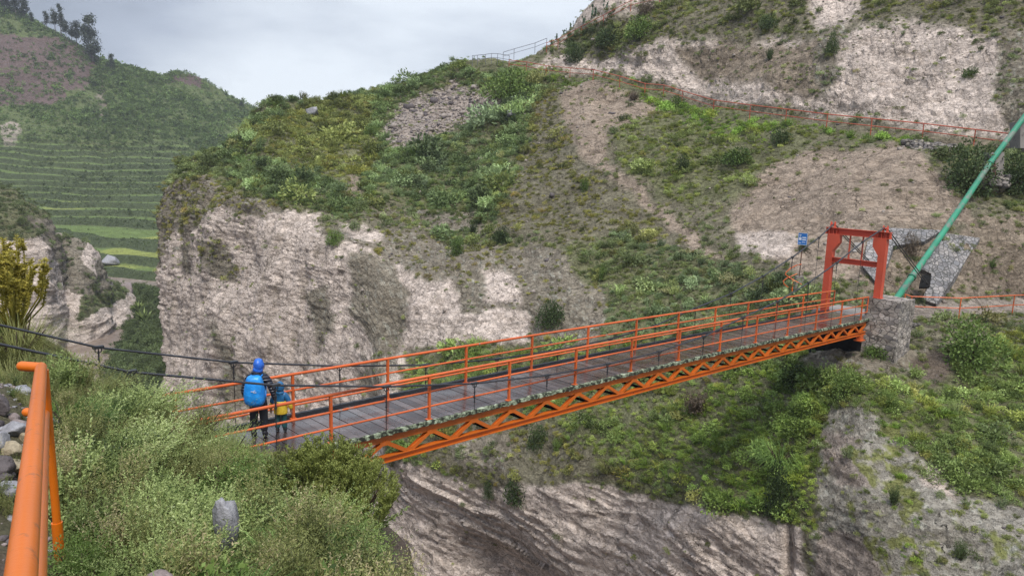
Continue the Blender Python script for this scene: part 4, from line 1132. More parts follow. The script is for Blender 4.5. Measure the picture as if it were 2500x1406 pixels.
mb.tube([at(x, y, Zs-0.006*(x-1917)) for x, y in c1], 0.028, 8); mb.tube([at(x, y, Zs) for x, y in c2], 0.028, 8)
mb.tube([at(1936, 681, Zs), at(1934, 712, Zs)], 0.03, 8)
single(mb, 'bent_handrail', M['rail'], 'curved orange handrail left of the tower under the blue sign', 'handrail')

# ------------------------------------------------------------------ path railings
def path_railing(pts, name, label, mat, hgt=1.0, r=0.035, lift=0.0, group=None):
    base = [H.find(x, y, 7)[0]+BZ*lift for x, y in pts]
    root = empty(name, base[0], 0, label, 'railing', group)
    mb = MB(); o = Vector(base[0])
    tops = [b_-o+BZ*hgt for b_ in base]; mids = [b_-o+BZ*hgt*0.5 for b_ in base]
    mb.tube(tops, r, 8); mb.tube(mids, r*0.8, 8)
    mb.build('rails', mat, root)
    for b_ in base:
        mb = MB(); p = b_-o; mb.tube([p-BZ*0.35, p+BZ*hgt], r*0.95, 8); mb.build('post', mat, root)
    return root
path_railing([(2205, 766), (2222, 772), (2340, 777), (2471, 768), (2610, 760)], 'path_railing', 'orange two-rail fence along the path right of the bridge', M['rail'], 1.05, 0.03)
path_railing([(2640, 392), (2500, 378), (2378, 363), (2250, 345), (2125, 330), (2017, 318), (1919, 304), (1827, 292), (1743, 278), (1666, 253), (1618, 236), (1575, 231), (1510, 214), (1448, 198), (1390, 191), (1335, 185), (1286, 175), (1241, 169)],
             'path_railing', 'long faded red railing along the path at the foot of the upper cliff', M['railfar'], 1.1, 0.042, 0.15)
path_railing([(1241, 169), (1213, 167), (1198, 167), (1185, 167), (1167, 168), (1153, 168)], 'path_railing', 'grey railing round the viewpoint on the hill crest against the sky', M['greyrail'], 1.1, 0.036, 0.75)
path_railing([(1228, 160), (1255, 153), (1307, 138), (1335, 127)], 'path_railing', 'grey railing rising from the viewpoint towards the upper path', M['greyrail'], 1.1, 0.036, 0.75)
path_railing([(1335, 127), (1362, 118), (1420, 88), (1475, 60), (1541, 33), (1609, 14), (1670, -8)], 'path_railing', 'faded red railing climbing the upper slope to the top edge', M['railfar'], 1.1, 0.042, 0.15)

# ------------------------------------------------------------------ the handrail beside the camera
def rl(Z): return Vector((-1.185-0.617*(Z-1.8), 0, 0))
def rail_pt(Z, dz=0.0, dxx=0.0):
    # straight pipe surveyed from its two visible ends
    A, B2 = Vector(at(51, 1406, 1.8)), Vector(at(100, 897, 5.1)); k = (Z-1.8)/3.3
    return A+(B2-A)*k+Vector((dxx, 0, dz))
hr = empty('handrail', rail_pt(5.1, -1.0), 0, 'thick orange pipe handrail beside the viewer in the left foreground', 'handrail'); hro = Vector(hr.location)
E1 = rail_pt(5.1)
mb = MB(); mb.tube([rail_pt(0.35)-hro, rail_pt(2.4)-hro, rail_pt(3.9)-hro, E1-hro], 0.036, 20, rs=[.036]*4)
mb.blob(E1-hro, 0.037, n=14, m=10, rough=0); mb.tube([E1-hro, E1+Vector((-0.13, -0.0, 0.006))-hro], 0.034, 16); mb.blob(E1+Vector((-.13, 0, .006))-hro, 0.0335, n=14, m=10, rough=0)
mb.build('top_rail', M['hand'], hr)
E2 = rail_pt(5.0, -0.31, 0.0)
mb = MB(); mb.tube([rail_pt(0.35, -.31, 0)-hro, E2-hro], 0.03, 20); mb.blob(E2-hro, 0.031, n=14, m=10, rough=0)
mb.tube([E2-hro, E2+Vector((-.12, 0, 0.01))-hro], 0.03, 16); mb.blob(E2+Vector((-.12, 0, .01))-hro, 0.0295, n=14, m=10, rough=0)
mb.build('middle_rail', M['hand'], hr)
for Zp in (5.06, 0.6):
    mb = MB(); p = rail_pt(Zp, -0.01, 0.022)-hro; q = rail_pt(Zp, -1.12, 0.022)-hro; r_ = rail_pt(Zp, -1.7, 0.022)-hro
    mb.tube([p, q], 0.027, 16); mb.tube([q, r_], 0.036, 16); mb.build('post', M['hand'], hr)
# ------------------------------------------------------------------ plants
def unit(v): return v/(np.linalg.norm(v, axis=-1, keepdims=True)+1e-9)
def leaves(pos, d, ln, wd, fold=0.15, r=None):
    """diamond leaves: 4 vertices and one face each"""
    r = r or rng
    n_ = len(pos); d = unit(d); q = unit(np.cross(d, r.normal(size=(n_, 3)))); up = np.cross(q, d)
    ln = np.broadcast_to(ln, n_)[:, None]; wd = np.broadcast_to(wd, n_)[:, None]
    V = np.stack([pos, pos+d*ln*0.45+q*wd*0.5+up*wd*fold, pos+d*ln, pos+d*ln*0.45-q*wd*0.5+up*wd*fold], 1).reshape(-1, 3)
    return V, np.arange(n_*4).reshape(-1, 4)
def blades(base, d0, ln, wd, bend, r):
    """arching grass blades, three quads each"""
    n_ = len(base); d = unit(d0); side_ = unit(np.cross(d, np.array([0, 0, 1.0]))+1e-4)
    ln = ln[:, None]; ring = []
    hz_ = unit(d*np.array([1, 1, 0])+1e-5)
    p = base.copy()
    for k in range(4):
        w_ = wd*(1-(k/3.0)**1.5*0.92)
        ring += [p+side_*w_/2, p-side_*w_/2]
        dd_ = unit(d*(1-k*bend/3)+hz_*(k*bend/2.4)-np.array([0, 0, 1])*(k*bend*0.22)); p = p+dd_*ln/3
    V = np.stack(ring, 1).reshape(-1, 3); b_ = (np.arange(n_)*8)[:, None]
    Fq = np.concatenate([np.concatenate([b_+0+2*k, b_+1+2*k, b_+3+2*k, b_+2+2*k], 1) for k in range(3)])
    return V, Fq
def merge(parts):
    Vs, Fs, o = [], [], 0
    for V, f in parts: Vs.append(V); Fs.append(f+o); o += len(V)
    return np.concatenate(Vs), np.concatenate(Fs)

def g_bush(n, R, Hh, ll, lw, lumps=9, seed=0, hollow=0.55):
    """rounded bush made of several leafy lumps with gaps between them"""
    r = np.random.default_rng(seed); P = []; Dn = []
    c = unit(r.normal(size=(lumps, 3))); c[:, 2] = np.abs(c[:, 2])*0.9+0.12; rad = r.uniform(.3, .55, lumps)
    c = c*r.uniform(.35, .72, lumps)[:, None]
    k = r.choice(lumps, n, p=rad**2/(rad**2).sum())
    v = unit(r.normal(size=(n, 3))); rr = rad[k]*r.uniform(hollow, 1.0, n)**0.5*(1+0.25*noise(v*2.1+k[:, None]*5, seed))
    p = c[k]+v*rr[:, None]; p = p[p[:, 2] > -0.05]
    v = v[:len(p)] if False else unit(p-np.array([0, 0, .1]))
    p = p*np.array([R, R, Hh])
    return leaves(p, v+r.normal(size=p.shape)*.7, ll*r.uniform(.6, 1.3, len(p)), lw*r.uniform(.7, 1.2, len(p)), r=r)
def g_spray(nst, R, Hh, ll, lw, per, seed=0, lean=0.6, curve=0.35, dens_top=1.0):
    """many slender stems fanning up, feathery leaves along each"""
    r = np.random.default_rng(seed); az = r.uniform(0, 2*np.pi, nst); el = r.uniform(0, 1, nst)**0.7*lean
    L = r.uniform(.6, 1.0, nst)
    t = r.uniform(0.12, 1, (nst, per))**(0.8/dens_top)
    hx_ = np.cos(az)[:, None]; hy_ = np.sin(az)[:, None]
    rad = (el[:, None]*t+curve*t**2*el[:, None])*L[:, None]
    x = hx_*rad*R; y = hy_*rad*R; z = (t-0.22*t**2*el[:, None])*L[:, None]*Hh
    b = r.normal(size=(nst, 1, 2))*R*0.16
    p = np.stack([x+b[..., 0], y+b[..., 1], z], -1)
    wob = noise(p.reshape(-1, 3)*4, seed).reshape(x.shape); p[..., 0] += wob*.06*R
    st = np.stack([hx_*el[:, None]+0*t, hy_*el[:, None]+0*t, 0.9+0*t], -1)
    d = st+r.normal(size=p.shape)*0.75
    p = p.reshape(-1, 3); d = d.reshape(-1, 3)
    taper = (1.15-0.6*t).reshape(-1)
    return leaves(p, d, ll*taper*r.uniform(.6, 1.2, len(p)), lw*taper, r=r)
def g_grass(n, R, Hh, wd, seed=0, bend=0.9):
    r = np.random.default_rng(seed); a = r.uniform(0, 2*np.pi, n); q = r.uniform(0, 1, n)**.5*R*.35
    base = np.stack([np.cos(a)*q, np.sin(a)*q, 0*a], 1)
    a2 = a+r.normal(size=n)*.5; tl = r.uniform(.1, .8, n)
    d = np.stack([np.cos(a2)*tl, np.sin(a2)*tl, 0*a+1], 1)
    return blades(base, d, Hh*r.uniform(.5, 1.15, n), wd, bend, r)
def g_brush(nb, R, Hh, ll, lw, per, seed=0):
    """upright bottle-brush branches"""
    r = np.random.default_rng(seed); parts = []
    for i in range(nb):
        a = r.uniform(0, 2*np.pi); q = r.uniform(0, 1)**.6; top = np.array([math.cos(a)*q*R, math.sin(a)*q*R, Hh*(1-0.35*q*q)*r.uniform(.85, 1.05)])
        low = top*np.array([.25, .25, 0]); t = r.uniform(0.35, 1.0, per)
        mid = low*(1-t[:, None])+top*t[:, None]; mid[:, :2] += (top[:2]*0.35)[None]*(np.sin(t*np.pi))[:, None]*.6
        a3 = r.uniform(0, 2*np.pi, per); off = np.stack([np.cos(a3), np.sin(a3), 0*a3], 1)
        p = mid+off*0.018*(1.2-t[:, None]*.6); parts.append(leaves(p, off*0.9+np.array([0, 0, .8]), ll*r.uniform(.7, 1.2, per), lw, r=r))
        for k in range(4):
            tt = r.uniform(.55, .9); o = low*(1-tt)+top*tt; o[:2] += top[:2]*.35*math.sin(tt*math.pi)*.6
            dv = unit(np.array([math.cos(a+r.normal()), math.sin(a+r.normal()), 1.3])); m_ = per//3; s_ = r.uniform(0, 1, m_)*.16*Hh
            a3 = r.uniform(0, 2*np.pi, m_); off = np.stack([np.cos(a3), np.sin(a3), 0*a3], 1)
            parts.append(leaves(o+dv*s_[:, None]+off*.012, off*.9+dv, ll*r.uniform(.7, 1.1, m_), lw, r=r))
    return merge(parts)

PROTO = {}
def proto(coll, items):
    c_ = bpy.data.collections.new(coll)
    for i, (nm, (V, Fq), mt) in enumerate(items):
        me = fast_mesh(nm, V, Fq, mt, link=False); o = bpy.data.objects.new('%s_%02d' % (coll, i), me); c_.objects.link(o)
    return c_
C_cover = proto('cover_kinds', [
    ('c0', g_bush(420, .5, .55, .11, .055, 8, 1), M['cover']), ('c1', g_bush(380, .5, .45, .13, .05, 6, 2), M['cover']),
    ('c2', g_spray(34, .5, .55, .11, .034, 16, 3), M['cover']), ('c3', g_spray(30, .55, .45, .13, .04, 15, 4, lean=.9), M['cover']),
    ('c4', g_grass(80, .5, .6, .016, 5), M['grass']), ('c5', g_grass(70, .6, .5, .018, 6, 1.3), M['grass'])])
C_far = proto('far_kinds', [('f0', g_bush(70, .5, .6, .26, .15, 6, 11), M['cover']), ('f1', g_bush(60, .55, .45, .28, .14, 5, 12), M['cover']), ('f2', g_bush(60, .5, .8, .24, .14, 4, 13), M['cover'])])
C_fore = proto('fore_kinds', [
    ('u0', g_spray(80, .32, .50, .046, .018, 36, 21), M['sage']), ('u1', g_spray(80, .30, .55, .038, .011, 36, 22, lean=.5), M['olive']),
    ('u2', g_bush(1500, .28, .32, .05, .022, 10, 23), M['bright']), ('u3', g_grass(150, .3, .5, .008, 24), M['straw']),
    ('u4', g_grass(150, .35, .45, .009, 25, 1.2), M['longgrass']), ('u5', g_spray(60, .25, .4, .045, .017, 34, 26, lean=.8), M['sage']),
    ('u6', g_spray(70, .3, .6, .032, .009, 46, 27, lean=.45), M['olive'])])
pebs = []
for i in range(3):
    q = MB(); q.blob((0, 0, 0), (.5, .4, .3), seed=i+40, n=9, m=6, rough=.3, facets=6)
    V = np.array(q.v); pebs.append(('p%d' % i, (V, np.array(q.f)), [M['rock_grey'], M['rock_pink'], M['rock_dark']][i]))
C_peb = proto('pebble_kinds', pebs)
rub = []
for i in range(5):
    q = MB(); q.blob((0, 0, 0), (.55, .42, .34), seed=i+60, n=6, m=4, rough=.75); V = np.array(q.v)
    rub.append(('r%d' % i, (V, np.array(q.f)), M['rubble'] if i < 4 else M['rock_dark']))
C_rub = proto('rubble_kinds', rub)

def scatter(name, P, scl, idx, tint, coll, label, tilt=None):
    n_ = len(P); me = bpy.data.meshes.new(name); me.vertices.add(n_)
    me.vertices.foreach_set('co', np.ascontiguousarray(P, np.float32).ravel())
    rot = np.zeros((n_, 3), np.float32); rot[:, 2] = rng.uniform(0, 6.28, n_); rot[:, :2] = rng.normal(size=(n_, 2))*.12
    for nm, ty, dat in (('scl', 'FLOAT', scl), ('idx', 'INT', idx)):
        a = me.attributes.new(nm, ty, 'POINT'); a.data.foreach_set('value', np.ascontiguousarray(dat, np.float32 if ty == 'FLOAT' else np.int32))
    a = me.attributes.new('rot', 'FLOAT_VECTOR', 'POINT'); a.data.foreach_set('vector', rot.ravel())
    a = me.attributes.new('tint', 'FLOAT_COLOR', 'POINT'); t4 = np.ones((n_, 4), np.float32); t4[:, :3] = tint; a.data.foreach_set('color', t4.ravel())
    o = bpy.data.objects.new(name, me); COL.objects.link(o); tag(o, label, None, None, 'stuff')
    ng = bpy.data.node_groups.new(name+'_nodes', 'GeometryNodeTree')
    ng.interface.new_socket('Geometry', in_out='INPUT', socket_type='NodeSocketGeometry'); ng.interface.new_socket('Geometry', in_out='OUTPUT', socket_type='NodeSocketGeometry')
    N = ng.nodes.new; gi = N('NodeGroupInput'); go = N('NodeGroupOutput'); mp_ = N('GeometryNodeMeshToPoints'); ip = N('GeometryNodeInstanceOnPoints'); ci = N('GeometryNodeCollectionInfo')
    ci.inputs['Collection'].default_value = coll; ci.inputs['Separate Children'].default_value = True; ci.inputs['Reset Children'].default_value = True
    ip.inputs['Pick Instance'].default_value = True
    def na(nm, ty):
        x = N('GeometryNodeInputNamedAttribute'); x.data_type = ty; x.inputs['Name'].default_value = nm
        return [s for s in x.outputs if s.enabled and s.name == 'Attribute'][0]
    L = ng.links.new
    L(gi.outputs[0], ip.inputs['Points']); L(ci.outputs[0], ip.inputs['Instance'])
    L(na('idx', 'INT'), ip.inputs['Instance Index']); L(na('rot', 'FLOAT_VECTOR'), ip.inputs['Rotation']); L(na('scl', 'FLOAT'), ip.inputs['Scale'])
    L(ip.outputs[0], go.inputs[0])
    md = o.modifiers.new('scatter', 'NODES'); md.node_group = ng
    return o

def sheet_points(S, n, wfun=None):
    P = S.P; A = np.linalg.norm(np.cross(np.gradient(P, axis=0), np.gradient(P, axis=1)), axis=2).ravel()
    w_ = A*S.veg
    if wfun is not None: w_ = w_*wfun
    k = rng.choice(len(w_), n, p=w_/w_.sum())
    Pf = P.reshape(-1, 3); gu = np.gradient(P, axis=0).reshape(-1, 3); gv = np.gradient(P, axis=1).reshape(-1, 3)
    p = Pf[k]+gu[k]*rng.uniform(-.5, .5, (n, 1))+gv[k]*rng.uniform(-.5, .5, (n, 1))
    return p, k

def inview(S, lo=-150):
    x, y, z = S.px; return ((x > -120) & (x < 2640) & (y > lo) & (y < 1500)).astype(float)
# hillside cover: patchy, bigger and denser where the hill is green
Qh = H.P.reshape(-1, 3)
patch = smooth(-0.25, 0.35, fbm(Qh, 0.45, 4, 301, .6)) + 0.15
lowfreq = 0.6+0.8*smooth(-.2, .3, fbm(Qh, 0.12, 2, 303))
RAILPX = [(2640,392),(2378,363),(2250,345),(2125,330),(2017,318),(1919,304),(1827,292),(1743,278),(1666,253),(1575,231),(1510,214),(1448,198),(1335,185),(1241,169),(1150,166)]
RX, RY = np.array([q[0] for q in RAILPX][::-1], float), np.array([q[1] for q in RAILPX][::-1], float)
ry_ = np.interp(H.px[0], RX, RY); ofs = H.px[1]-ry_
clear = np.where((ofs > -26) & (ofs < 3) & (H.px[0] > 1140), 0.0, 1.0)*np.where((H.px[0] > 1140) & (H.px[0] < 1345) & (H.px[1] < 172), .0, 1.0)
nearw = np.clip(62/np.maximum(H.px[2], 25), .8, 1.9)
w_h = patch*lowfreq*inview(H)*np.where(H.veg > .6, 1.0, 0.7)*clear*nearw
NH = 30000
p, k = sheet_points(H, NH, w_h)
veg = H.veg[k]; dist = H.px[2][k]
scl = rng.lognormal(-0.38, 0.48, NH)*np.where(H.px[0][k] > 1250, .9, 1.0)*(0.55+0.45*veg)*np.clip(0.55+dist/110, .7, 1.35)
idx = rng.choice(6, NH, p=[.27, .2, .2, .17, .09, .07])
gn = fbm(p, 0.18, 2, 311)
grassy = (gn > 0.12) & (veg > .6) & (H.px[1][k] > 780)
idx = np.where(grassy & (rng.random(NH) < .65), rng.choice([4, 5], NH), idx)
base_t = H.tint[k]*(0.75+0.5*rng.random((NH, 1)))
kind = rng.random(NH); sp_ = fbm(p, 0.3, 2, 321)
tt_ = np.where((kind < .34)[:, None], np.array([1.35, 1.40, 1.22]), np.where((kind < .44)[:, None], np.array([1.35, 1.25, .8]), np.where((kind < .50)[:, None], np.array([1.45, 1.15, .95]), np.where((kind < .62)[:, None], np.array([.65, .7, .65]), np.array([1, 1.05, .95])))))
tint = base_t*tt_*(1+0.5*sp_)[:, None]
scatter('hillside_shrubs', p-np.array([0, 0, .04]), scl, idx, tint, C_cover, 'low green shrubs, herbs and grass covering the hillside')
# loose rocks
slope = H.N[..., 2].ravel()
w_r = inview(H)*(np.where(H.isL, 3.0, 0)*(H.px[1] < 420)+np.where(H.isM, .15, 0)+0.05*smooth(.3, .6, slope))
A_ = H.veg.copy(); H.veg = np.ones_like(A_); p, k = sheet_points(H, 9000, w_r); H.veg = A_
scatter('loose_rocks', p, rng.lognormal(-2.3, .6, 9000)*np.clip(H.px[2][k]/50, .5, 2.2), rng.choice(5, 9000), np.ones((9000, 3)), C_rub, 'loose rubble and small rocks on the hillside')
# grass carpet between
NG = 42000
p, k = sheet_points(H, NG, (smooth(-.4, .2, fbm(Qh, .6, 3, 331))+.1)*inview(H)*nearw*np.maximum(clear, .3))
scatter('hillside_grass', p, rng.uniform(.2, .5, NG)*np.clip(.6+H.px[2][k]/100, .7, 1.5), rng.choice([0, 1, 3, 4, 5], NG), H.tint[k]*rng.uniform(.7, 1.5, (NG, 1))*np.array([1.15, 1.1, .8]), C_cover, 'short grass and herbs between the hillside shrubs')
# far mountain
Qd = D.P.reshape(-1, 3); ND = 34000
p, k = sheet_points(D, ND, (smooth(-.3, .3, fbm(Qd, .03, 4, 401))+.12)*((D.px[0] > -100) & (D.px[0] < 760) & (D.px[1] > -60)))
dist = D.px[2][k]
tk = tmask[k]
scatter('mountain_shrubs', p, (1-.62*tk)*rng.lognormal(.55, .4, ND)*np.clip(dist/380, .5, 1.1), rng.choice(3, ND), (0.7+.5*rng.random((ND, 1)))*(1+.5*fbm(p, .02, 2, 7))[:, None]*(1-.35*tk)[:, None]*np.array([.68, .86, .50]), C_far, 'dark green shrubs covering the far mountain')
p, k = sheet_points(E_, 1500, inview(E_)); scatter('cliff_shrubs', p, rng.lognormal(-.1, .4, 1500), rng.choice(4, 1500), (.6+.6*rng.random((1500, 1)))*np.array([.9, .95, .8]), C_cover, 'shrubs on the left bank cliff')
p, k = sheet_points(T, 5200, None); scatter('river_bank_shrubs', p, rng.lognormal(.15, .4, 5200), rng.choice(4, 5200), (.45+.6*rng.random((5200, 1)))*np.array([.75, .85, .7]), C_cover, 'dense dark green shrubs on the bank beside the river')

# ---- individual shrubs across the gorge
VAR = {}
def variant(kind, i):
    key = (kind, i)
    if key not in VAR:
        if kind == 'round': g = g_bush(2600, 1, 1.45, .12, .06, 16, 500+i, .6)
        elif kind == 'wide': g = g_bush(2400, 1, .95, .12, .06, 14, 520+i, .5)
        elif kind == 'spray': g = g_spray(110, 1, 1.35, .13, .04, 22, 540+i)
        elif kind == 'grass': g = g_grass(420, 1.2, 1.4, .022, 560+i, 1.1)
        elif kind == 'fsage': g = g_spray(330, 1, 1.15, .060, .024, 80, 580+i, lean=.85)
        elif kind == 'folive': g = g_spray(360, 1, 1.2, .044, .012, 80, 600+i, lean=.7)
        elif kind == 'fbright': g = g_bush(9000, 1, 1.1, .055, .022, 26, 620+i, .55)
        elif kind == 'fgrass': g = g_grass(700, 1, 1.35, .012, 640+i, 1.0)
        elif kind == 'conif': g = g_brush(75, 1, 1.25, .05, .02, 150, 660+i)
        VAR[key] = g
    return VAR[key]
MESHES = {}
def plant(name, kind, i, mt, pos, rad, hgt, label, cat='shrub', group=None, stem=True):
    key = (kind, i, mt)
    if key not in MESHES:
        V, Fq = variant(kind, i); MESHES[key] = fast_mesh(name+'_foliage', V, Fq, M[mt], link=False)
        mb = MB(); R_ = random.Random(i)
        for q in range(9):
            a = R_.uniform(0, 6.28); l = R_.uniform(.25, .6); mb.tube([(0, 0, -.15), (math.cos(a)*l*.4, math.sin(a)*l*.4, .35), (math.cos(a)*l, math.sin(a)*l, .85*R_.uniform(.7, 1))], .02, 5, rs=[.035, .022, .008])
        o_ = mb.build('stem', M['stem']); MESHES[key+('s',)] = o_.data; bpy.data.objects.remove(o_)
    o = bpy.data.objects.new(name, MESHES[key]); COL.objects.link(o)
    hh = {'round': 1.45, 'wide': .95, 'spray': 1.35, 'grass': 1.2, 'fsage': 1.1, 'folive': 1.15, 'fbright': 1.1, 'fgrass': 1.15, 'conif': 1.25}[kind]
    o.location = pos; o.scale = (rad, rad, hgt/hh); o.rotation_euler = (0, 0, random.uniform(0, 6.28))
    tag(o, label, cat, group)
    if stem:
        s_ = bpy.data.objects.new('stem', MESHES[key+('s',)]); COL.objects.link(s_); s_.parent = o
    return o
HB = [  # px, py of the foot, width px, height px, kind, material, label
 (1345,792,78,66,'round','deep','round dark green bush just above the railing at the middle of the bridge'),
 (1428,462,26,30,'round','bright','small bright green bush alone on the brown slope left of the footpath scar'),
 (1665,412,36,34,'round','deep','small round bush on the green slope under the upper path bend'),
 (1470,686,32,48,'spray','bright','upright yellowish bush on the slope above the bridge middle'),
 (1115,622,44,42,'round','bright','leafy green bush on the top edge of the cliff, nearer the bridge'),
 (1222,592,50,36,'wide','deep','wide dark green bush just right of the cliff top bushes'),
 (1155,572,34,34,'spray','deep','shrub above the rightmost cliff top bush'),
 (815,594,46,32,'wide','bright','low green bush on the ledge high on the pale cliff'),
 (2362,468,128,104,'round','deep','large dark bush left of the concrete pipe support'),
 (2482,462,100,92,'round','deep','large dark bush right of the concrete pipe support at the right edge'),
 (2362,884,148,108,'round','bright','biggest round green bush below the path on the right'),
 (2222,618,44,44,'round','dry','brownish bush between tower and pipe on the stonework'),
 (1402,150,52,44,'round','deep','dark bush at the foot of the upper cliff near the hill crest'),
 (1580,38,44,38,'round','dry','dark grey round bush beside the climbing railing near the top edge'),
 (1570,90,90,44,'wide','bright','wide light green bush below the climbing railing'),
 (1490,110,80,38,'wide','deep','dark low bush left of the wide light green bush'),
 (1905,352,56,40,'round','deep','dark bush on the green patch below the upper path'),
 (1800,395,92,34,'wide','bright','wide pale green bush in the middle of the upper green patch'),
 (1545,248,44,26,'spray','dry','dry grey twiggy bush just under the upper railing'),
 (2370,190,42,22,'wide','bright','small green tuft alone on the upper pale cliff at right'),
 (2028,132,30,50,'round','deep','dark bush in the gully of the upper cliff'),
 (1877,152,36,36,'spray','deep','shrub hanging in the middle of the upper cliff face'),
 (1880,70,50,30,'wide','deep','low bush on the upper slope above the cliff'),
 (1245,238,122,58,'wide','bright','big spreading green shrub above the grey rubble patch on the crest'),
 (1310,1094,54,62,'round','deep','dark bush just under the bridge truss, left of its middle'),
 (1360,1102,40,40,'spray','bright','small green bush right of the dark bush under the truss'),
 (2066,962,72,66,'round','bright','light green bush below the far end of the bridge'),
 (1935,940,80,60,'round','deep','dark bush directly below the last third of the truss'),
 (1895,1250,74,120,'round','deep','tall dark bush at the edge above the lower cliff'),
 (2180,1232,52,56,'spray','deep','dark tuft hanging on the mossy rock face'),
 (2344,1362,56,58,'spray','deep','dark green tuft low on the mossy grey rock at right'),
 (2175,980,40,30,'wide','bright','small light bush right of the light green bush below the bridge end'),
 (1700,1010,110,70,'spray','dry','leafless brown twiggy bush below the truss'),
 (1960,610,26,24,'round','deep','small bush on the bare slope directly behind the blue sign'),
 (2420,650,34,26,'spray','bright','pale sage tuft on the bare slope right of the anchor block'),
 (1195,1210,36,34,'round','deep','small dark bush at the left lip of the lower cliff'),
 (1262,1222,70,52,'wide','deep','wide dark bush at the lip of the lower cliff, right of the small one'),
 (1480,1150,60,40,'grass','straw','tuft of long yellowish grass above the lower cliff'),
 (1900,1140,130,90,'grass','longgrass','big tuft of arching green grass on the steep slope'),
 (2140,870,70,34,'wide','bright','low leafy plant at the foot of the square stone pier'),
 (2330,1010,60,44,'spray','sage','pale sage shrub on the slope below the big round bush'),
 (2420,1110,64,44,'spray','sage','pale sage shrub near the right edge above the grey rock'),
 (905,330,40,26,'round','bright','bright bush left of the grey rubble patch'),
 (680,252,26,18,'round','deep','dark bush on the left end of the crest against the sky'),
 (820,243,26,16,'round','deep','small bush standing on the crest against the sky'),
]
for i, (px_, py_, w_, h_, kd, mt, lab) in enumerate(HB):
    q, nrm = H.find(px_, py_, 8); Zq = float(to_px(np.array(q)[None])[2][0])
    plant('shrub' if kd != 'grass' else 'grass_tuft', kd, i % 3, mt, q-BZ*0.1, w_/F*Zq*0.5*1.05, h_/F*Zq*1.12, lab, 'shrub' if kd != 'grass' else 'grass', 'shrubs on the slopes across the gorge')

# prickly pears on the skyline of the upper hill
m, n, b = new_mat('cactus_pad'); b.inputs['Base Color'].default_value = (0.05, 0.085, 0.045, 1); b.inputs['Roughness'].default_value = .6
nz_ = noise_tex(n, 2.0, 3); bump(n, b, nz_.outputs['Fac'], .05, .5); M['pad'] = m
def pear(R_):
    mb = MB()
    def pad(p, az, tilt, s_):
        c_, s2 = math.cos(az), math.sin(az); q = MB(); q.blob((0, 0, s_), (s_*.7, s_*.16, s_), seed=R_.randint(0, 99), n=10, m=6, rough=.06)
        V = []
        for x, y, z in q.v:
            y, z = y*math.cos(tilt)-z*math.sin(tilt), y*math.sin(tilt)+z*math.cos(tilt); V.append((p[0]+x*c_-y*s2, p[1]+x*s2+y*c_, p[2]+z))
        mb.add(V, q.f, True)
        return (p[0]+math.sin(tilt)*s2*s_*1.8, p[1]-math.sin(tilt)*c_*s_*1.8, p[2]+math.cos(tilt)*s_*1.8)
    for _ in range(6):
        p = (R_.uniform(-.5, .5), R_.uniform(-.5, .5), 0)
        for k in range(R_.randint(3, 5)): p = pad(p, R_.uniform(0, 6.28), R_.uniform(-.6, .6), R_.uniform(.22, .34))
    return mb
pm = []
for i in range(3): o_ = pear(random.Random(i)).build('prickly_pear', M['pad']); pm.append(o_.data); bpy.data.objects.remove(o_)
for i, (px_, py_, s_, lab) in enumerate([(1332,118,1.3,'lowest prickly pear on the skyline, right beside the railing'), (1346,106,1.4,'prickly pear just above the lowest one on the skyline'), (1362,92,1.5,'prickly pear on the skyline above the railing bend'),
     (1378,80,1.5,'prickly pear at the middle of the rising skyline'), (1395,68,1.9,'clump of tall prickly pears on the skyline'), (1428,52,1.8,'prickly pear on the skyline below the biggest clump'), (1452,36,2.6,'biggest prickly pear clump on the skyline'), (1478,18,1.8,'topmost prickly pear on the skyline near the picture edge')]):
    q, _ = H.find(px_, py_+6, 6); o = bpy.data.objects.new('prickly_pear', pm[i % 3]); COL.objects.link(o); o.location = q-BZ*.1; o.scale = (s_*.27,)*3; o.rotation_euler = (0, 0, i*1.3); tag(o, lab, 'cactus', 'prickly pears on the skyline')

# ---- eucalyptus trees on the far ridge
def euc(seed, wid, dense):
    """unit tall tree: trunk and ragged crown"""
    R_ = np.random.default_rng(seed); tr = MB(); lean = R_.uniform(-.03, .03)
    tr.tube([(0, 0, -.05), (lean*.5, 0, .45), (lean, 0, .97)], .01, 6, rs=[.016, .010, .004])
    P = []
    for k in range(int(12+14*dense)):
        h_ = R_.uniform(.28 if dense > .6 else .4, .98); a = R_.uniform(0, 6.28); rr = wid*R_.uniform(.15, 1)*(1.1-h_*.75)
        c_ = np.array([math.cos(a)*rr+lean*h_, math.sin(a)*rr, h_]); tr.tube([(lean*h_, 0, h_-.08), tuple(c_)], .003, 4)
        m_ = int(64*(0.6+dense)); v = R_.normal(size=(m_, 3))*np.array([.38, .38, .32])*wid*.62; P.append(c_+v)
    P = np.concatenate(P); return tr, leaves(P, R_.normal(size=P.shape)+np.array([0, 0, -.4]), .048, .027, r=R_)
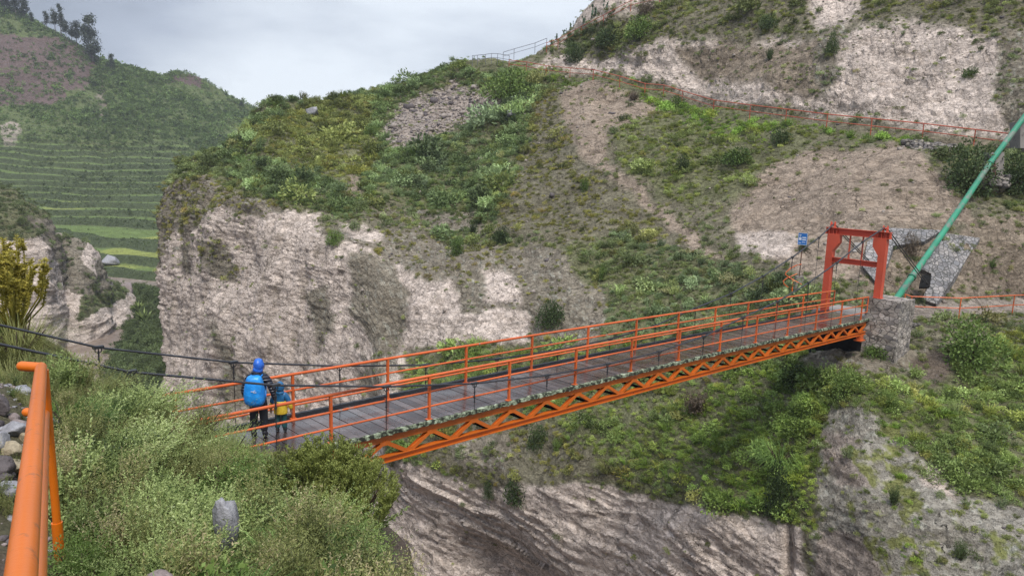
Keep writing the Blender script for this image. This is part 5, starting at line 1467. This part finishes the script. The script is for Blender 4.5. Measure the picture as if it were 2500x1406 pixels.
EUC = [(-20,40,95,26,.9,'leftmost tall eucalyptus on the ridge at the picture edge'), (12,30,80,24,.9,'dense eucalyptus at the top left corner of the ridge'), (38,38,72,22,.8,'eucalyptus second from the top left corner'), (62,44,62,20,.7,'eucalyptus third from the top left corner'), (78,52,28,12,.5,'short young tree at the right end of the top left grove'),
       (115,70,48,16,.35,'sparse slim eucalyptus standing alone right of the top left grove'), (137,80,70,16,.3,'tall thin eucalyptus at the left of the ridge group of five'), (150,88,82,14,.25,'tallest bare-stemmed eucalyptus in the ridge group'), (163,96,50,17,.5,'shorter eucalyptus in the middle of the ridge group'),
       (176,104,54,16,.4,'eucalyptus second from the right in the ridge group'), (188,110,62,22,.6,'rightmost eucalyptus of the ridge group'), (228,147,104,38,1.0,'biggest and densest eucalyptus standing alone on the ridge'), (273,166,40,15,.7,'small lone tree on the ridge right of the biggest one'),
       (262,160,14,14,.8,'low bushy tree at the foot of the small lone tree'), (590,256,16,12,.7,'tiny tree on the far ridge near the crest of the near hill')]
for i, (px_, py_, hp, wp, dn, lab) in enumerate(EUC):
    q, _ = D.find(px_, py_+4, 9); Zq = float(to_px(np.array(q)[None])[2][0]); hh = hp/F*Zq
    tr, (V, Fq) = euc(i, wp/hp*.62, dn)
    root = empty('eucalyptus_tree', q-BZ*.3, 0, lab, 'tree', 'trees on the far ridge'); root.scale = (hh,)*3
    tr.build('trunk', M['bark'], root); fast_mesh('crown', V, Fq, M['euc'], root)

# ---- near bank vegetation
x = rng.uniform(-15, 2, 60000); y = rng.uniform(2.2, 19, 60000)
dd_ = sdist(x, y); z = bank_z(x, y); P = np.stack([x, y, z], 1); qx, qy, qz = to_px(P)
vn = fbm(P, .5, 3, 601)
ok = (dd_ < 0.25) & (qx > -150) & (qx < 1250) & (qy < 1750) & (qz > 3.2)
soil = (x < -2.3-0.28*y*0.3) & (qx < 150) & (qy > 880)              # bare stony strip left of the handrail
keepp = np.where(soil, 0.05, 0.8)*smooth(-.25, .2, vn+.18)
# keep the bridge deck and its approach clear
br = (x-BO.x)*BD.x+(y-BO.y)*BD.y; bt = (x-BO.x)*BL.x+(y-BO.y)*BL.y
ok &= ~((br > -9) & (bt > -0.1) & (bt < BW+.1) & (br > -3.2))
sel = ok & (rng.random(60000) < keepp); P = P[sel]; qx, qy, qz = qx[sel], qy[sel], qz[sel]
if len(P) > 5200: c_ = rng.choice(len(P), 5200, replace=False); P, qx, qy, qz = P[c_], qx[c_], qy[c_], qz[c_]
sn = fbm(P, .35, 3, 611); r_ = rng.random(len(P))
idx = np.where(sn > .1, rng.choice([0, 5, 0, 6], len(P)), np.where(sn > -.12, rng.choice([1, 6, 1, 5], len(P)), rng.choice([2, 1, 4, 6], len(P))))
far_left = (P[:, 0] < -7.5); idx = np.where(far_left, rng.choice([3, 3, 1, 4, 6], len(P)), idx)
idx = np.where(r_ < .06, 4, idx)
dens = smooth(-.15, .25, fbm(P, .7, 3, 631))
nb_ = smooth(3.5, 1.5, np.hypot(P[:, 0]+5.0, P[:, 1]-12.0))
sz = np.where(rng.random(len(P)) < .05+.06*dens, rng.uniform(.8, 1.45, len(P))*(1-.5*nb_), rng.uniform(.3, .62, len(P))*(.7+.5*dens))
sz = np.where(far_left, rng.uniform(.4, .9, len(P)), sz)
sz = np.where((qx > 100) & (P[:, 1] > 8.8), np.minimum(sz, .5), sz)
scatter('bank_undergrowth', P-np.array([0, 0, .03]), sz, idx, np.ones((len(P), 3)), C_fore, 'wild herbs and sage filling the near bank')
# pebbles on the stony strip
x = rng.uniform(-7, -1.2, 5000); y = rng.uniform(2, 11, 5000); P = np.stack([x, y, bank_z(x, y)], 1); qx, qy, qz = to_px(P); s_ = (qx < 260) & (sdist(x, y) < -.5)
P = P[s_]; scatter('gravel', P, rng.lognormal(-2.9, .6, len(P)), rng.choice(3, len(P)), np.ones((len(P), 3)), C_peb, 'loose gravel on the soil left of the handrail')

FB = [ # px, py_top, depth, radius, kind, mat, label
 (250,925,10.8,.7,'folive','olive','grey green bush at the back of the near bank, right of the handrail end'),
 (160,955,8.0,.5,'fgrass','longgrass','long bright grass immediately right of the orange handrail'),
 (345,935,10.3,.8,'fsage','sage','pale bush at the back of the bank below the cables'),
 (455,968,10.0,.8,'folive','olive','reddish olive bush hiding the left end of the far bridge rail'),
 (530,1020,9.6,.6,'folive','sage','feathery bush hiding the start of the near bridge rail'),
 (600,1085,9.2,.5,'fbright','bright','bright green bush in front of the adult hiker'),
 (700,1105,8.6,.5,'folive','olive','dark olive bush under the child, left of the bottlebrush bush'),
 (795,1072,8.3,.62,'conif','conif','upright bottlebrush-leaved bush in front of the bridge truss'),
 (870,1125,8.0,.50,'conif','conif','lower right half of the bottlebrush-leaved bush beside the pale cliff'),
 (330,1040,8.4,.8,'fsage','sage','greyish bush in the middle left of the near bank'),
 (470,1060,8.3,.85,'folive','olive','broad olive bush in the centre of the near bank'),
 (590,1120,7.9,.7,'fbright','bright','bright leafy bush in the centre right of the near bank'),
 (200,1080,7.0,.5,'fsage','sage','small sage bush beside the handrail above the pile of pinkish stones'),
 (310,1195,6.0,.75,'fsage','sage','large pale sage bush in the lower left foreground'),
 (455,1205,6.0,.7,'fsage','sage','large pale sage bush left of the grey boulder'),
 (190,1300,5.0,.42,'fbright','bright','low bright plant beside the handrail near the bottom'),
 (390,1300,5.0,.6,'fsage','sage','nearest pale sage bush at the bottom edge'),
 (680,1225,6.9,.7,'folive','olive','olive bush right of the grey boulder'),
 (740,1285,6.5,.6,'fsage','sage','grey green bush below the bottlebrush bush'),
 (830,1290,6.7,.5,'fbright','bright','bright green bush at the brink above the pale cliff'),
 (640,1330,5.5,.5,'folive','olive','seedy brownish bush at the bottom edge right of the boulder'),
 (890,1375,5.8,.38,'fgrass','longgrass','clump of green grass at the brink in the bottom middle'),
 (810,1340,5.6,.5,'fsage','sage','pale bush at the bottom edge below the brink'),
 (30,722,15.2,1.0,'fgrass','straw','yellow bunch grass below the yellow cactus at the left edge'),
 (78,800,14.6,.5,'fgrass','straw','smaller yellow bunch grass right of the first one'),
 (10,800,12.5,.8,'fgrass','straw','yellow green bunch grass at the left edge beside the upper cable'),
 (95,850,12.4,.6,'folive','olive','olive bush under the upper cable at left'),
]
for i, (px_, pt, Z_, rd, kd, mt, lab) in enumerate(FB):
    tp = at(px_, pt, Z_); g0 = bank(tp[0], tp[1]); h_ = min(max(tp[2]-g0, .45), 1.7)
    plant('shrub' if kd != 'fgrass' else 'grass_tuft', kd, i % 2, mt, (tp[0], tp[1], g0-.05 if tp[2]-g0 < 1.7 else tp[2]-h_), rd, h_*1.04, lab, 'shrub' if kd != 'fgrass' else 'grass', 'plants on the near bank')

# yellow cactus-like shrub at the left edge
tp = at(22, 640, 16.0); g0 = bank(tp[0], tp[1])
cz = empty('yellow_cactus', (tp[0], tp[1], g0), 0, 'yellow branching cactus on the left edge above the bunch grass', 'cactus')
R_ = random.Random(5); mb = MB(); tips = []; htop = float(at(40, 556, 16.0)[2])-g0
for k in range(50):
    a = R_.uniform(0, 6.28); rr = R_.uniform(.05, .85); hh = htop*R_.uniform(.62, 1.0)*(1-.25*rr)
    p0 = Vector((R_.uniform(-.06, .06), R_.uniform(-.06, .06), htop*.12)); p1 = Vector((math.cos(a)*rr*.8, math.sin(a)*rr*.8, hh*.55)); p2 = Vector((math.cos(a)*rr, math.sin(a)*rr, hh))
    mb.tube([p0, p1, p2], .02, 6, rs=[.02, .017, .008]); tips.append((p1, p2))
    for q in range(3):
        s_ = p1.lerp(p2, R_.uniform(.1, .8)); e_ = s_+Vector((R_.uniform(-.16, .16), R_.uniform(-.16, .16), R_.uniform(.05, .2))); mb.tube([s_, e_], .010, 5); tips.append((s_, e_))
mb.build('branches', M['yellow'], cz)
rs_ = np.random.default_rng(3); PP = []; DD = []
for a, b_ in tips:
    t = rs_.uniform(0, 1.02, 130)[:, None]; p = np.array(a)*(1-t)+np.array(b_)*t; d_ = rs_.normal(size=(130, 3)); d_[:, 2] = np.abs(d_[:, 2])*.6; PP.append(p); DD.append(d_)
V, Fq = leaves(np.concatenate(PP), np.concatenate(DD), .075, .022, r=rs_); fast_mesh('spines', V, Fq, M['yellow'], cz)
mb = MB(); mb.tube([(0, 0, -.2), (0, 0, htop*.3)], .05, 8); mb.build('trunk', M['stem'], cz)

# agaves by the river
for px_, py_, s_, lab in ((352, 790, 3.0, 'large blue green agave on the river bank below the cliff corner'), (338, 760, 2.2, 'smaller agave above the large one on the river bank'), (322, 742, 1.8, 'smallest agave at the top of the river bank')):
    q, _ = T.find(px_, py_, 8); R2 = np.random.default_rng(int(px_)); n_ = 46; a = R2.uniform(0, 6.28, n_); el = R2.uniform(.15, 1.3, n_)
    d_ = np.stack([np.cos(a)*np.cos(el), np.sin(a)*np.cos(el), np.sin(el)], 1); V, Fq = leaves(d_*.03, d_, R2.uniform(.7, 1, n_), .16, .35, r=R2)
    o = fast_mesh('agave', V*s_, Fq, M['sage']); o.location = q+BZ*.4; tag(o, lab, 'agave', 'agaves on the river bank')

# ---- stones and boulders
def stone(px_, py_, wpx, hpx, mt, lab, S=None, name='stone', seed=1, cat='stone', Z=None, sink=.2, flat=.8):
    if Z is None:
        q, _ = (S or Nk).find(px_, py_, 10); Zq = float(to_px(np.array(q)[None])[2][0])
    else:
        q = Vector(at(px_, py_, Z)); Zq = Z
    a, h_ = wpx/F*Zq/2*1.22, hpx/F*Zq/2*1.22
    mb = MB(); mb.blob((0, 0, 0), (a, a*flat, h_), seed=seed, n=30, m=18, rough=.24, facets=14)
    o = mb.build(name, M[mt]); o.location = q+BZ*h_*(1-sink*2); return tag(o, lab, cat)
SL_ = [(45,1098,58,46,'rock_tan','round tan stone left of the handrail, in the upper row of the pile'), (42,1138,52,36,'rock_tan','tan stone just below the round tan one'), (-4,1075,60,60,'rock_grey','half visible dark stone at the left edge above the pile'),
       (5,1132,56,56,'rock_dark','very dark stone at the left edge in the pile'), (34,1048,56,34,'rock_grey','flat grey stone on top of the pile'), (66,1064,44,28,'rock_tan','flat brownish stone touching the handrail'), (22,1200,66,56,'rock_grey','grey stone with grass around it at the left edge'),
       (2,990,44,50,'rock_dark','dark boulder at the left edge above the handrail stub'), (12,1165,40,30,'rock_dark','small dark stone below the tan stones'),
       (132,1180,34,26,'rock_pink','pinkish stone right of the handrail, left end of the row'), (154,1194,34,26,'rock_pink','pinkish stone in the middle of the row right of the handrail'), (176,1170,26,20,'rock_grey','small grey stone behind the pinkish ones'), (212,1166,44,30,'rock_grey','flat grey stone at the right end of the row'), (142,1214,24,18,'rock_pink','smallest pinkish stone at the front of the row')]
for i, (a, b_, w_, h_, mt, lab) in enumerate(SL_): stone(a, b_+h_*.4, w_, h_, mt, lab, seed=i+1)
stone(552, 1322, 66, 118, 'rock_grey', 'tall rounded grey boulder among the bushes of the near bank', name='boulder', seed=92, cat='boulder', Z=5.6, sink=.2)
stone(382, 1432, 70, 40, 'rock_pink', 'grey pink stone at the bottom edge under the sage bushes', name='boulder', seed=34, cat='boulder', Z=4.6)
stone(270, 640, 46, 28, 'rock_grey', 'lone grey boulder on the valley floor in front of the terraces', S=D, name='boulder', seed=35, cat='boulder')
stone(310, 728, 34, 44, 'rock_pink', 'upright pale rock standing above the river bank', S=T, name='boulder', seed=36, cat='boulder', Z=168)
stone(765, 285, 34, 26, 'rock_grey', 'grey rock near the left end of the crest', S=H, name='boulder', seed=37, cat='boulder')
stone(1250, 290, 26, 18, 'rock_grey', 'grey rock below the crest near the rubble patch', S=H, name='boulder', seed=38, cat='boulder')
# ------------------------------------------------------------------ people
def cloth_mat(name, c1, c2, scale=14, fold=0.012, rough=.6, quilt=False):
    m, n, b = new_mat(name); tcn = n.nodes.new('ShaderNodeTexCoord')
    t = nnode(n, 'ShaderNodeTexNoise', Scale=scale, Detail=4); n.links.new(tcn.outputs['Object'], t.inputs['Vector'])
    r = ramp(n, t.outputs['Fac'], [(.3, c1), (.7, c2)]); n.links.new(r.outputs['Color'], b.inputs['Base Color']); b.inputs['Roughness'].default_value = rough
    p = bump(n, b, t.outputs['Fac'], fold, .9)
    if quilt:
        w_ = nnode(n, 'ShaderNodeTexWave', Scale=5.0, Distortion=1.0); w_.bands_direction = 'Z'; n.links.new(tcn.outputs['Object'], w_.inputs['Vector']); bump(n, b, w_.outputs['Fac'], .02, .9, p)
    return m
M['skin'] = cloth_mat('skin', (.42, .24, .17), (.5, .3, .22), 8, .001, .5)
M['hair'] = cloth_mat('dark_hair', (.02, .014, .01), (.04, .03, .02), 40, .002)
M['puffer'] = cloth_mat('dark_quilted_jacket', (.010, .012, .022), (.022, .025, .04), 10, .01, .45, True)
M['trouser'] = cloth_mat('black_trousers', (.008, .009, .014), (.018, .02, .028), 12, .012, .6)
M['hoodb'] = cloth_mat('blue_hood', (.015, .09, .42), (.03, .15, .6), 10, .012, .4)
M['packb'] = cloth_mat('blue_rain_cover', (.008, .17, .55), (.02, .30, .78), 7, .03, .4)
M['tealb'] = cloth_mat('teal_blue_jacket', (.008, .08, .19), (.015, .12, .27), 10, .01, .5)
M['yell'] = cloth_mat('yellow_jacket', (.5, .33, .02), (.66, .46, .04), 9, .012, .5)
M['tealg'] = cloth_mat('dark_teal_trousers', (.008, .05, .055), (.015, .075, .08), 10, .012, .6)
M['boot'] = cloth_mat('dark_boots', (.01, .01, .012), (.03, .03, .035), 20, .004, .4)

def skin_obj(name, V, Ed, R_, mat, parent, root=0, sub=1):
    me = bpy.data.meshes.new(name); me.from_pydata(V, Ed, []); me.materials.append(mat)
    o = bpy.data.objects.new(name, me); COL.objects.link(o)
    if parent: o.parent = parent
    md = o.modifiers.new('skin', 'SKIN'); md.use_smooth_shade = True
    if not me.skin_vertices:
        # the skin layer is created by an edit through bmesh
        import bmesh
        bm = bmesh.new(); bm.from_mesh(me); bm.verts.layers.skin.verify(); bm.to_mesh(me); bm.free()
    for i, r_ in enumerate(R_):
        sv = me.skin_vertices[0].data[i]; sv.radius = (r_, r_) if not isinstance(r_, tuple) else r_; sv.use_root = (i == root)
    s_ = o.modifiers.new('sub', 'SUBSURF'); s_.levels = sub; s_.render_levels = sub+0
    return o

def person(loc, rz, hgt, label, child=False):
    k = hgt/1.70
    root = empty('person', loc, rz, label, 'person'); root.scale = (k, k, k)
    hs = 1.25 if child else 1.0                       # a child's head is larger for its height
    # joints, x right, y forward, z up
    if child: sw, hipw, neck, pel, knee, armx = .19, .10, 1.34, .80, .43, .25
    else: sw, hipw, neck, pel, knee, armx = .20, .10, 1.44, .93, .49, .25
    rx = .33 if not child else .27
    V = [(0, 0, pel), (0, 0, pel+.16), (0, -.01, neck-.18), (0, 0, neck), (0, .015, neck+.09), (0, .01, neck+.17), (0, 0, neck+.235*hs)]
    R = [.12, .115, .13, .055, .075*hs, .088*hs, .05*hs]; Ed = [(0, 1), (1, 2), (2, 3), (3, 4), (4, 5), (5, 6)]
    def add(p, r, par): V.append(p); R.append(r); Ed.append((par, len(V)-1)); return len(V)-1
    for sx in (-1, 1):
        h0 = add((sx*hipw, 0, pel-.05), .085, 0); k1 = add((sx*(hipw+.005), .02, knee), .055, h0); a1 = add((sx*(hipw+.01), -.01, .09), .038, k1); t1 = add((sx*(hipw+.02), .13, .04), .032, a1)
        s0 = add((sx*sw*.75, -.01, neck-.10), .06, 2); s1 = add((sx*sw, -.01, neck-.14), .055, s0)
        if child: e1 = add((sx*.26, -.01, neck-.38), .042, s1); w1 = add((sx*.31, .04, neck-.58), .028, e1)
        elif sx > 0: e1 = add((.31, .0, neck-.40), .042, s1); w1 = add((.335, .08, neck-.66), .028, e1)
        else: e1 = add((-.28, -.03, neck-.40), .042, s1); w1 = add((-.255, .12, neck-.60), .028, e1)
        wp = Vector(V[w1]); pm_ = add(tuple(wp+Vector((0, .012, -.055))), .034, w1)
        for f in range(4):
            fx = (f-1.5)*.017; ln = (.068, .08, .075, .06)[f]
            f1 = add(tuple(wp+Vector((fx, .018, -.095))), .0095, pm_); f2 = add(tuple(wp+Vector((fx*1.1, .028, -.095-ln*.5))), .0085, f1); add(tuple(wp+Vector((fx*1.1, .048, -.095-ln*.9))), .007, f2)
        th = add(tuple(wp+Vector((-sx*.03, .03, -.05))), .0105, pm_); add(tuple(wp+Vector((-sx*.042, .05, -.09))), .0085, th)
    body = skin_obj('body', V, Ed, R, M['skin'], root, 0, 1)
    # face
    mb = MB(); fz = neck+.13*hs
    mb.blob((0, .098*hs, fz-.01), (.014, .02, .026), n=8, m=6, rough=0)
    for sx in (-1, 1): mb.blob((sx*.083*hs, 0, fz-.01), (.014, .022, .032), n=8, m=6, rough=0)
    mb.build('nose_and_ears', M['skin'], body)
    mb = MB()
    for sx in (-1, 1): mb.blob((sx*.032*hs, .082*hs, fz+.018), (.013, .008, .008), n=8, m=6, rough=0)
    mb.blob((0, .085*hs, fz-.052), (.024, .006, .006), n=8, m=5, rough=0); mb.build('eyes_and_mouth', M['hair'], body)
    # trousers
    V = [(0, 0, pel+.06), (0, 0, pel-.02)]; R = [(.145, .115), (.15, .125)]; Ed = [(0, 1)]
    for sx in (-1, 1):
        h0 = add((sx*.085, 0, pel-.12), .115, 1); k1 = add((sx*.098, .02, knee+.05), .098, h0); k2 = add((sx*.105, .01, knee-.08), .088, k1); add((sx*.11, -.01, .13), .085 if child else .078, k2)
    tr_ = skin_obj('trousers', V, Ed, R, M['tealg'] if child else M['trouser'], root, 0, 2)
    for sx in (-1, 1):
        mb = MB(); mb.blob((sx*.115, .06, .05), (.052, .135, .052), seed=3, n=12, m=8, rough=.05); mb.blob((sx*.115, -.01, .12), (.055, .062, .07), n=12, m=8, rough=.05)
        mb.build('boot', M['boot'], root)
    # jacket
    if child:
        def torso(name, z0, z1, r0, r1, mat, arms):
            V.clear(); R.clear(); Ed.clear(); V.extend([(0, 0, z0), (0, 0, (z0+z1)/2), (0, 0, z1)]); R.extend([r0, ((r0[0]+r1[0])/2, (r0[1]+r1[1])/2), r1]); Ed.extend([(0, 1), (1, 2)]); arms(); return skin_obj(name, list(V), list(Ed), list(R), mat, root, 1, 2)
        V, R, Ed = [], [], []
        def a_low():
            for sx in (-1, 1):
                pass
        torso('jacket_hem', .62, 1.04, (.245, .19), (.215, .175), M['yell'], a_low)
        for sx in (-1, 1): skin_obj('sleeve', [(sx*.27, -.01, neck-.36), (sx*.30, .02, neck-.50), (sx*.315, .045, neck-.60)], [(0, 1), (1, 2)], [.082, .075, .062], M['yell'], root, 0, 2)
        def a_up():
            for sx in (-1, 1):
                a = add((sx*.13, -.01, neck-.10), .10, 2); b_ = add((sx*.21, -.01, neck-.2), .092, a); add((sx*.268, -.01, neck-.38), .085, b_)
        torso('jacket_top', 1.02, neck-.12, (.205, .158), (.13, .12), M['tealb'], a_up)
        mb = MB(); hz_ = neck+.14; mb.blob((0, -.015, hz_), (.135, .15, .19), seed=2, n=18, m=12, rough=.05); mb.blob((0, -.03, neck-.03), (.13, .12, .09), n=14, m=8, rough=.05)
        mb.build('hood', M['tealb'], root)
    else:
        V = [(0, 0, pel-.04), (0, 0, pel+.12), (0, 0, neck-.22), (0, 0, neck-.08), (0, .0, neck+.03)]; R = [(.175, .14), (.165, .13), (.175, .135), (.13, .1), (.088, .085)]; Ed = [(0, 1), (1, 2), (2, 3), (3, 4)]
        for sx in (-1, 1):
            a = add((sx*.17, -.01, neck-.11), .09, 3)
            pts = [(.235, -.01, neck-.20, .078), (.30, .0, neck-.40, .068), (.333, .075, neck-.63, .05)] if sx > 0 else [(-.235, -.02, neck-.20, .078), (-.285, -.03, neck-.40, .068), (-.262, .10, neck-.58, .05)]
            for (x, y, z, r_) in pts: a = add((x, y, z), r_, a)
        skin_obj('jacket', V, Ed, R, M['puffer'], root, 1, 2)
        mb = MB(); mb.blob((.03, -.01, neck+.16), (.112, .135, .15), seed=2, n=20, m=14, rough=.14); mb.blob((.02, -.055, neck+.07), (.10, .09, .10), seed=5, n=16, m=10, rough=.16); mb.build('hood', M['hoodb'], root)
        mb = MB()
        for q in range(3): mb.blob((0, -.03, neck-.03+q*.032), (.135-.008*q, .13, .034), seed=q, n=16, m=8, rough=.04)
        mb.build('collar', M['puffer'], root)
        # rucksack with rain cover
        mb = MB(); prof = [(.80, .08, .05), (.83, .165, .12), (.90, .20, .155), (1.00, .205, .165), (1.10, .20, .165), (1.18, .192, .16), (1.26, .18, .15), (1.33, .165, .135), (1.39, .15, .12), (1.425, .11, .085), (1.435, .03, .02)]
        nseg = 28; V = []
        for (z, a, d_) in prof:
            for q in range(nseg):
                th = 2*math.pi*q/nseg; cx_, sx_ = math.cos(th), math.sin(th); ex_ = 2/2.8
                V.append([-.02+a*math.copysign(abs(cx_)**ex_, cx_), -.235+d_*math.copysign(abs(sx_)**ex_, sx_), z])
        V = np.array(V); cr_ = ridged(V, (9, 9, 7), 3, 8)*.022; ctr = np.array([-.02, -.235, 1.1]); V += unit(V-ctr)*cr_[:, None]
        n_ = len(prof); mb.add(V, [(i*nseg+q, i*nseg+(q+1) % nseg, (i+1)*nseg+(q+1) % nseg, (i+1)*nseg+q) for i in range(n_-1) for q in range(nseg)]+[tuple(range(nseg))[::-1], tuple((n_-1)*nseg+q for q in range(nseg))], True)
        bp_ = mb.build('backpack_rain_cover', M['packb'], root); bp_.modifiers.new('s', 'SUBSURF').levels = 1
        mb = MB()
        for a, b_, c_, d_ in ((-.06, 1.16, .01, 1.155), (-.01, 1.135, .05, 1.14), (.0, 1.175, .03, 1.178)): mb.beam((a, -.418, b_), (c_, -.418, d_), .004, .010)
        mb.build('logo_marks', M['white'], bp_)
        mb = MB()
        for sx in (-1, 1): mb.tube([(sx*.10, -.14, neck-.04), (sx*.115, -.02, neck-.015), (sx*.12, .12, neck-.14), (sx*.14, .12, neck-.35), (sx*.17, -.1, neck-.5)], .018, 6)
        mb.build('shoulder_strap', M['packb'], root)
    return root
fa = Bp(-1.0, 1.12, 0.002); person(fa, math.radians(8), 1.63, 'adult in dark quilted jacket with bright blue covered backpack, beside the child')
fc = Bp(-0.50, 1.16, 0.002); person(fc, math.radians(6), 1.13, 'small child in blue and yellow hooded jacket standing beside the adult', True)

# ------------------------------------------------------------------ air
m = bpy.data.materials.new('valley_haze'); m.use_nodes = True; n = m.node_tree; n.nodes.remove(n.nodes['Principled BSDF'])
pv = n.nodes.new('ShaderNodeVolumePrincipled'); pv.inputs['Color'].default_value = (0.86, 0.91, 1.0, 1); pv.inputs['Density'].default_value = HAZE = 0.00024; pv.inputs['Anisotropy'].default_value = 0.0
n.links.new(pv.outputs[0], n.nodes['Material Output'].inputs['Volume'])
mb = MB(); X0, X1, Y0, Y1, Z0, Z1 = -930, 930, -530, 930, -43.2, 240
mb.hexa([(X0, Y0, Z0), (X1, Y0, Z0), (X1, Y1, Z0), (X0, Y1, Z0), (X0, Y0, Z1), (X1, Y0, Z1), (X1, Y1, Z1), (X0, Y1, Z1)])
hz_o = mb.build('haze', m); hz_o['kind'] = 'stuff'
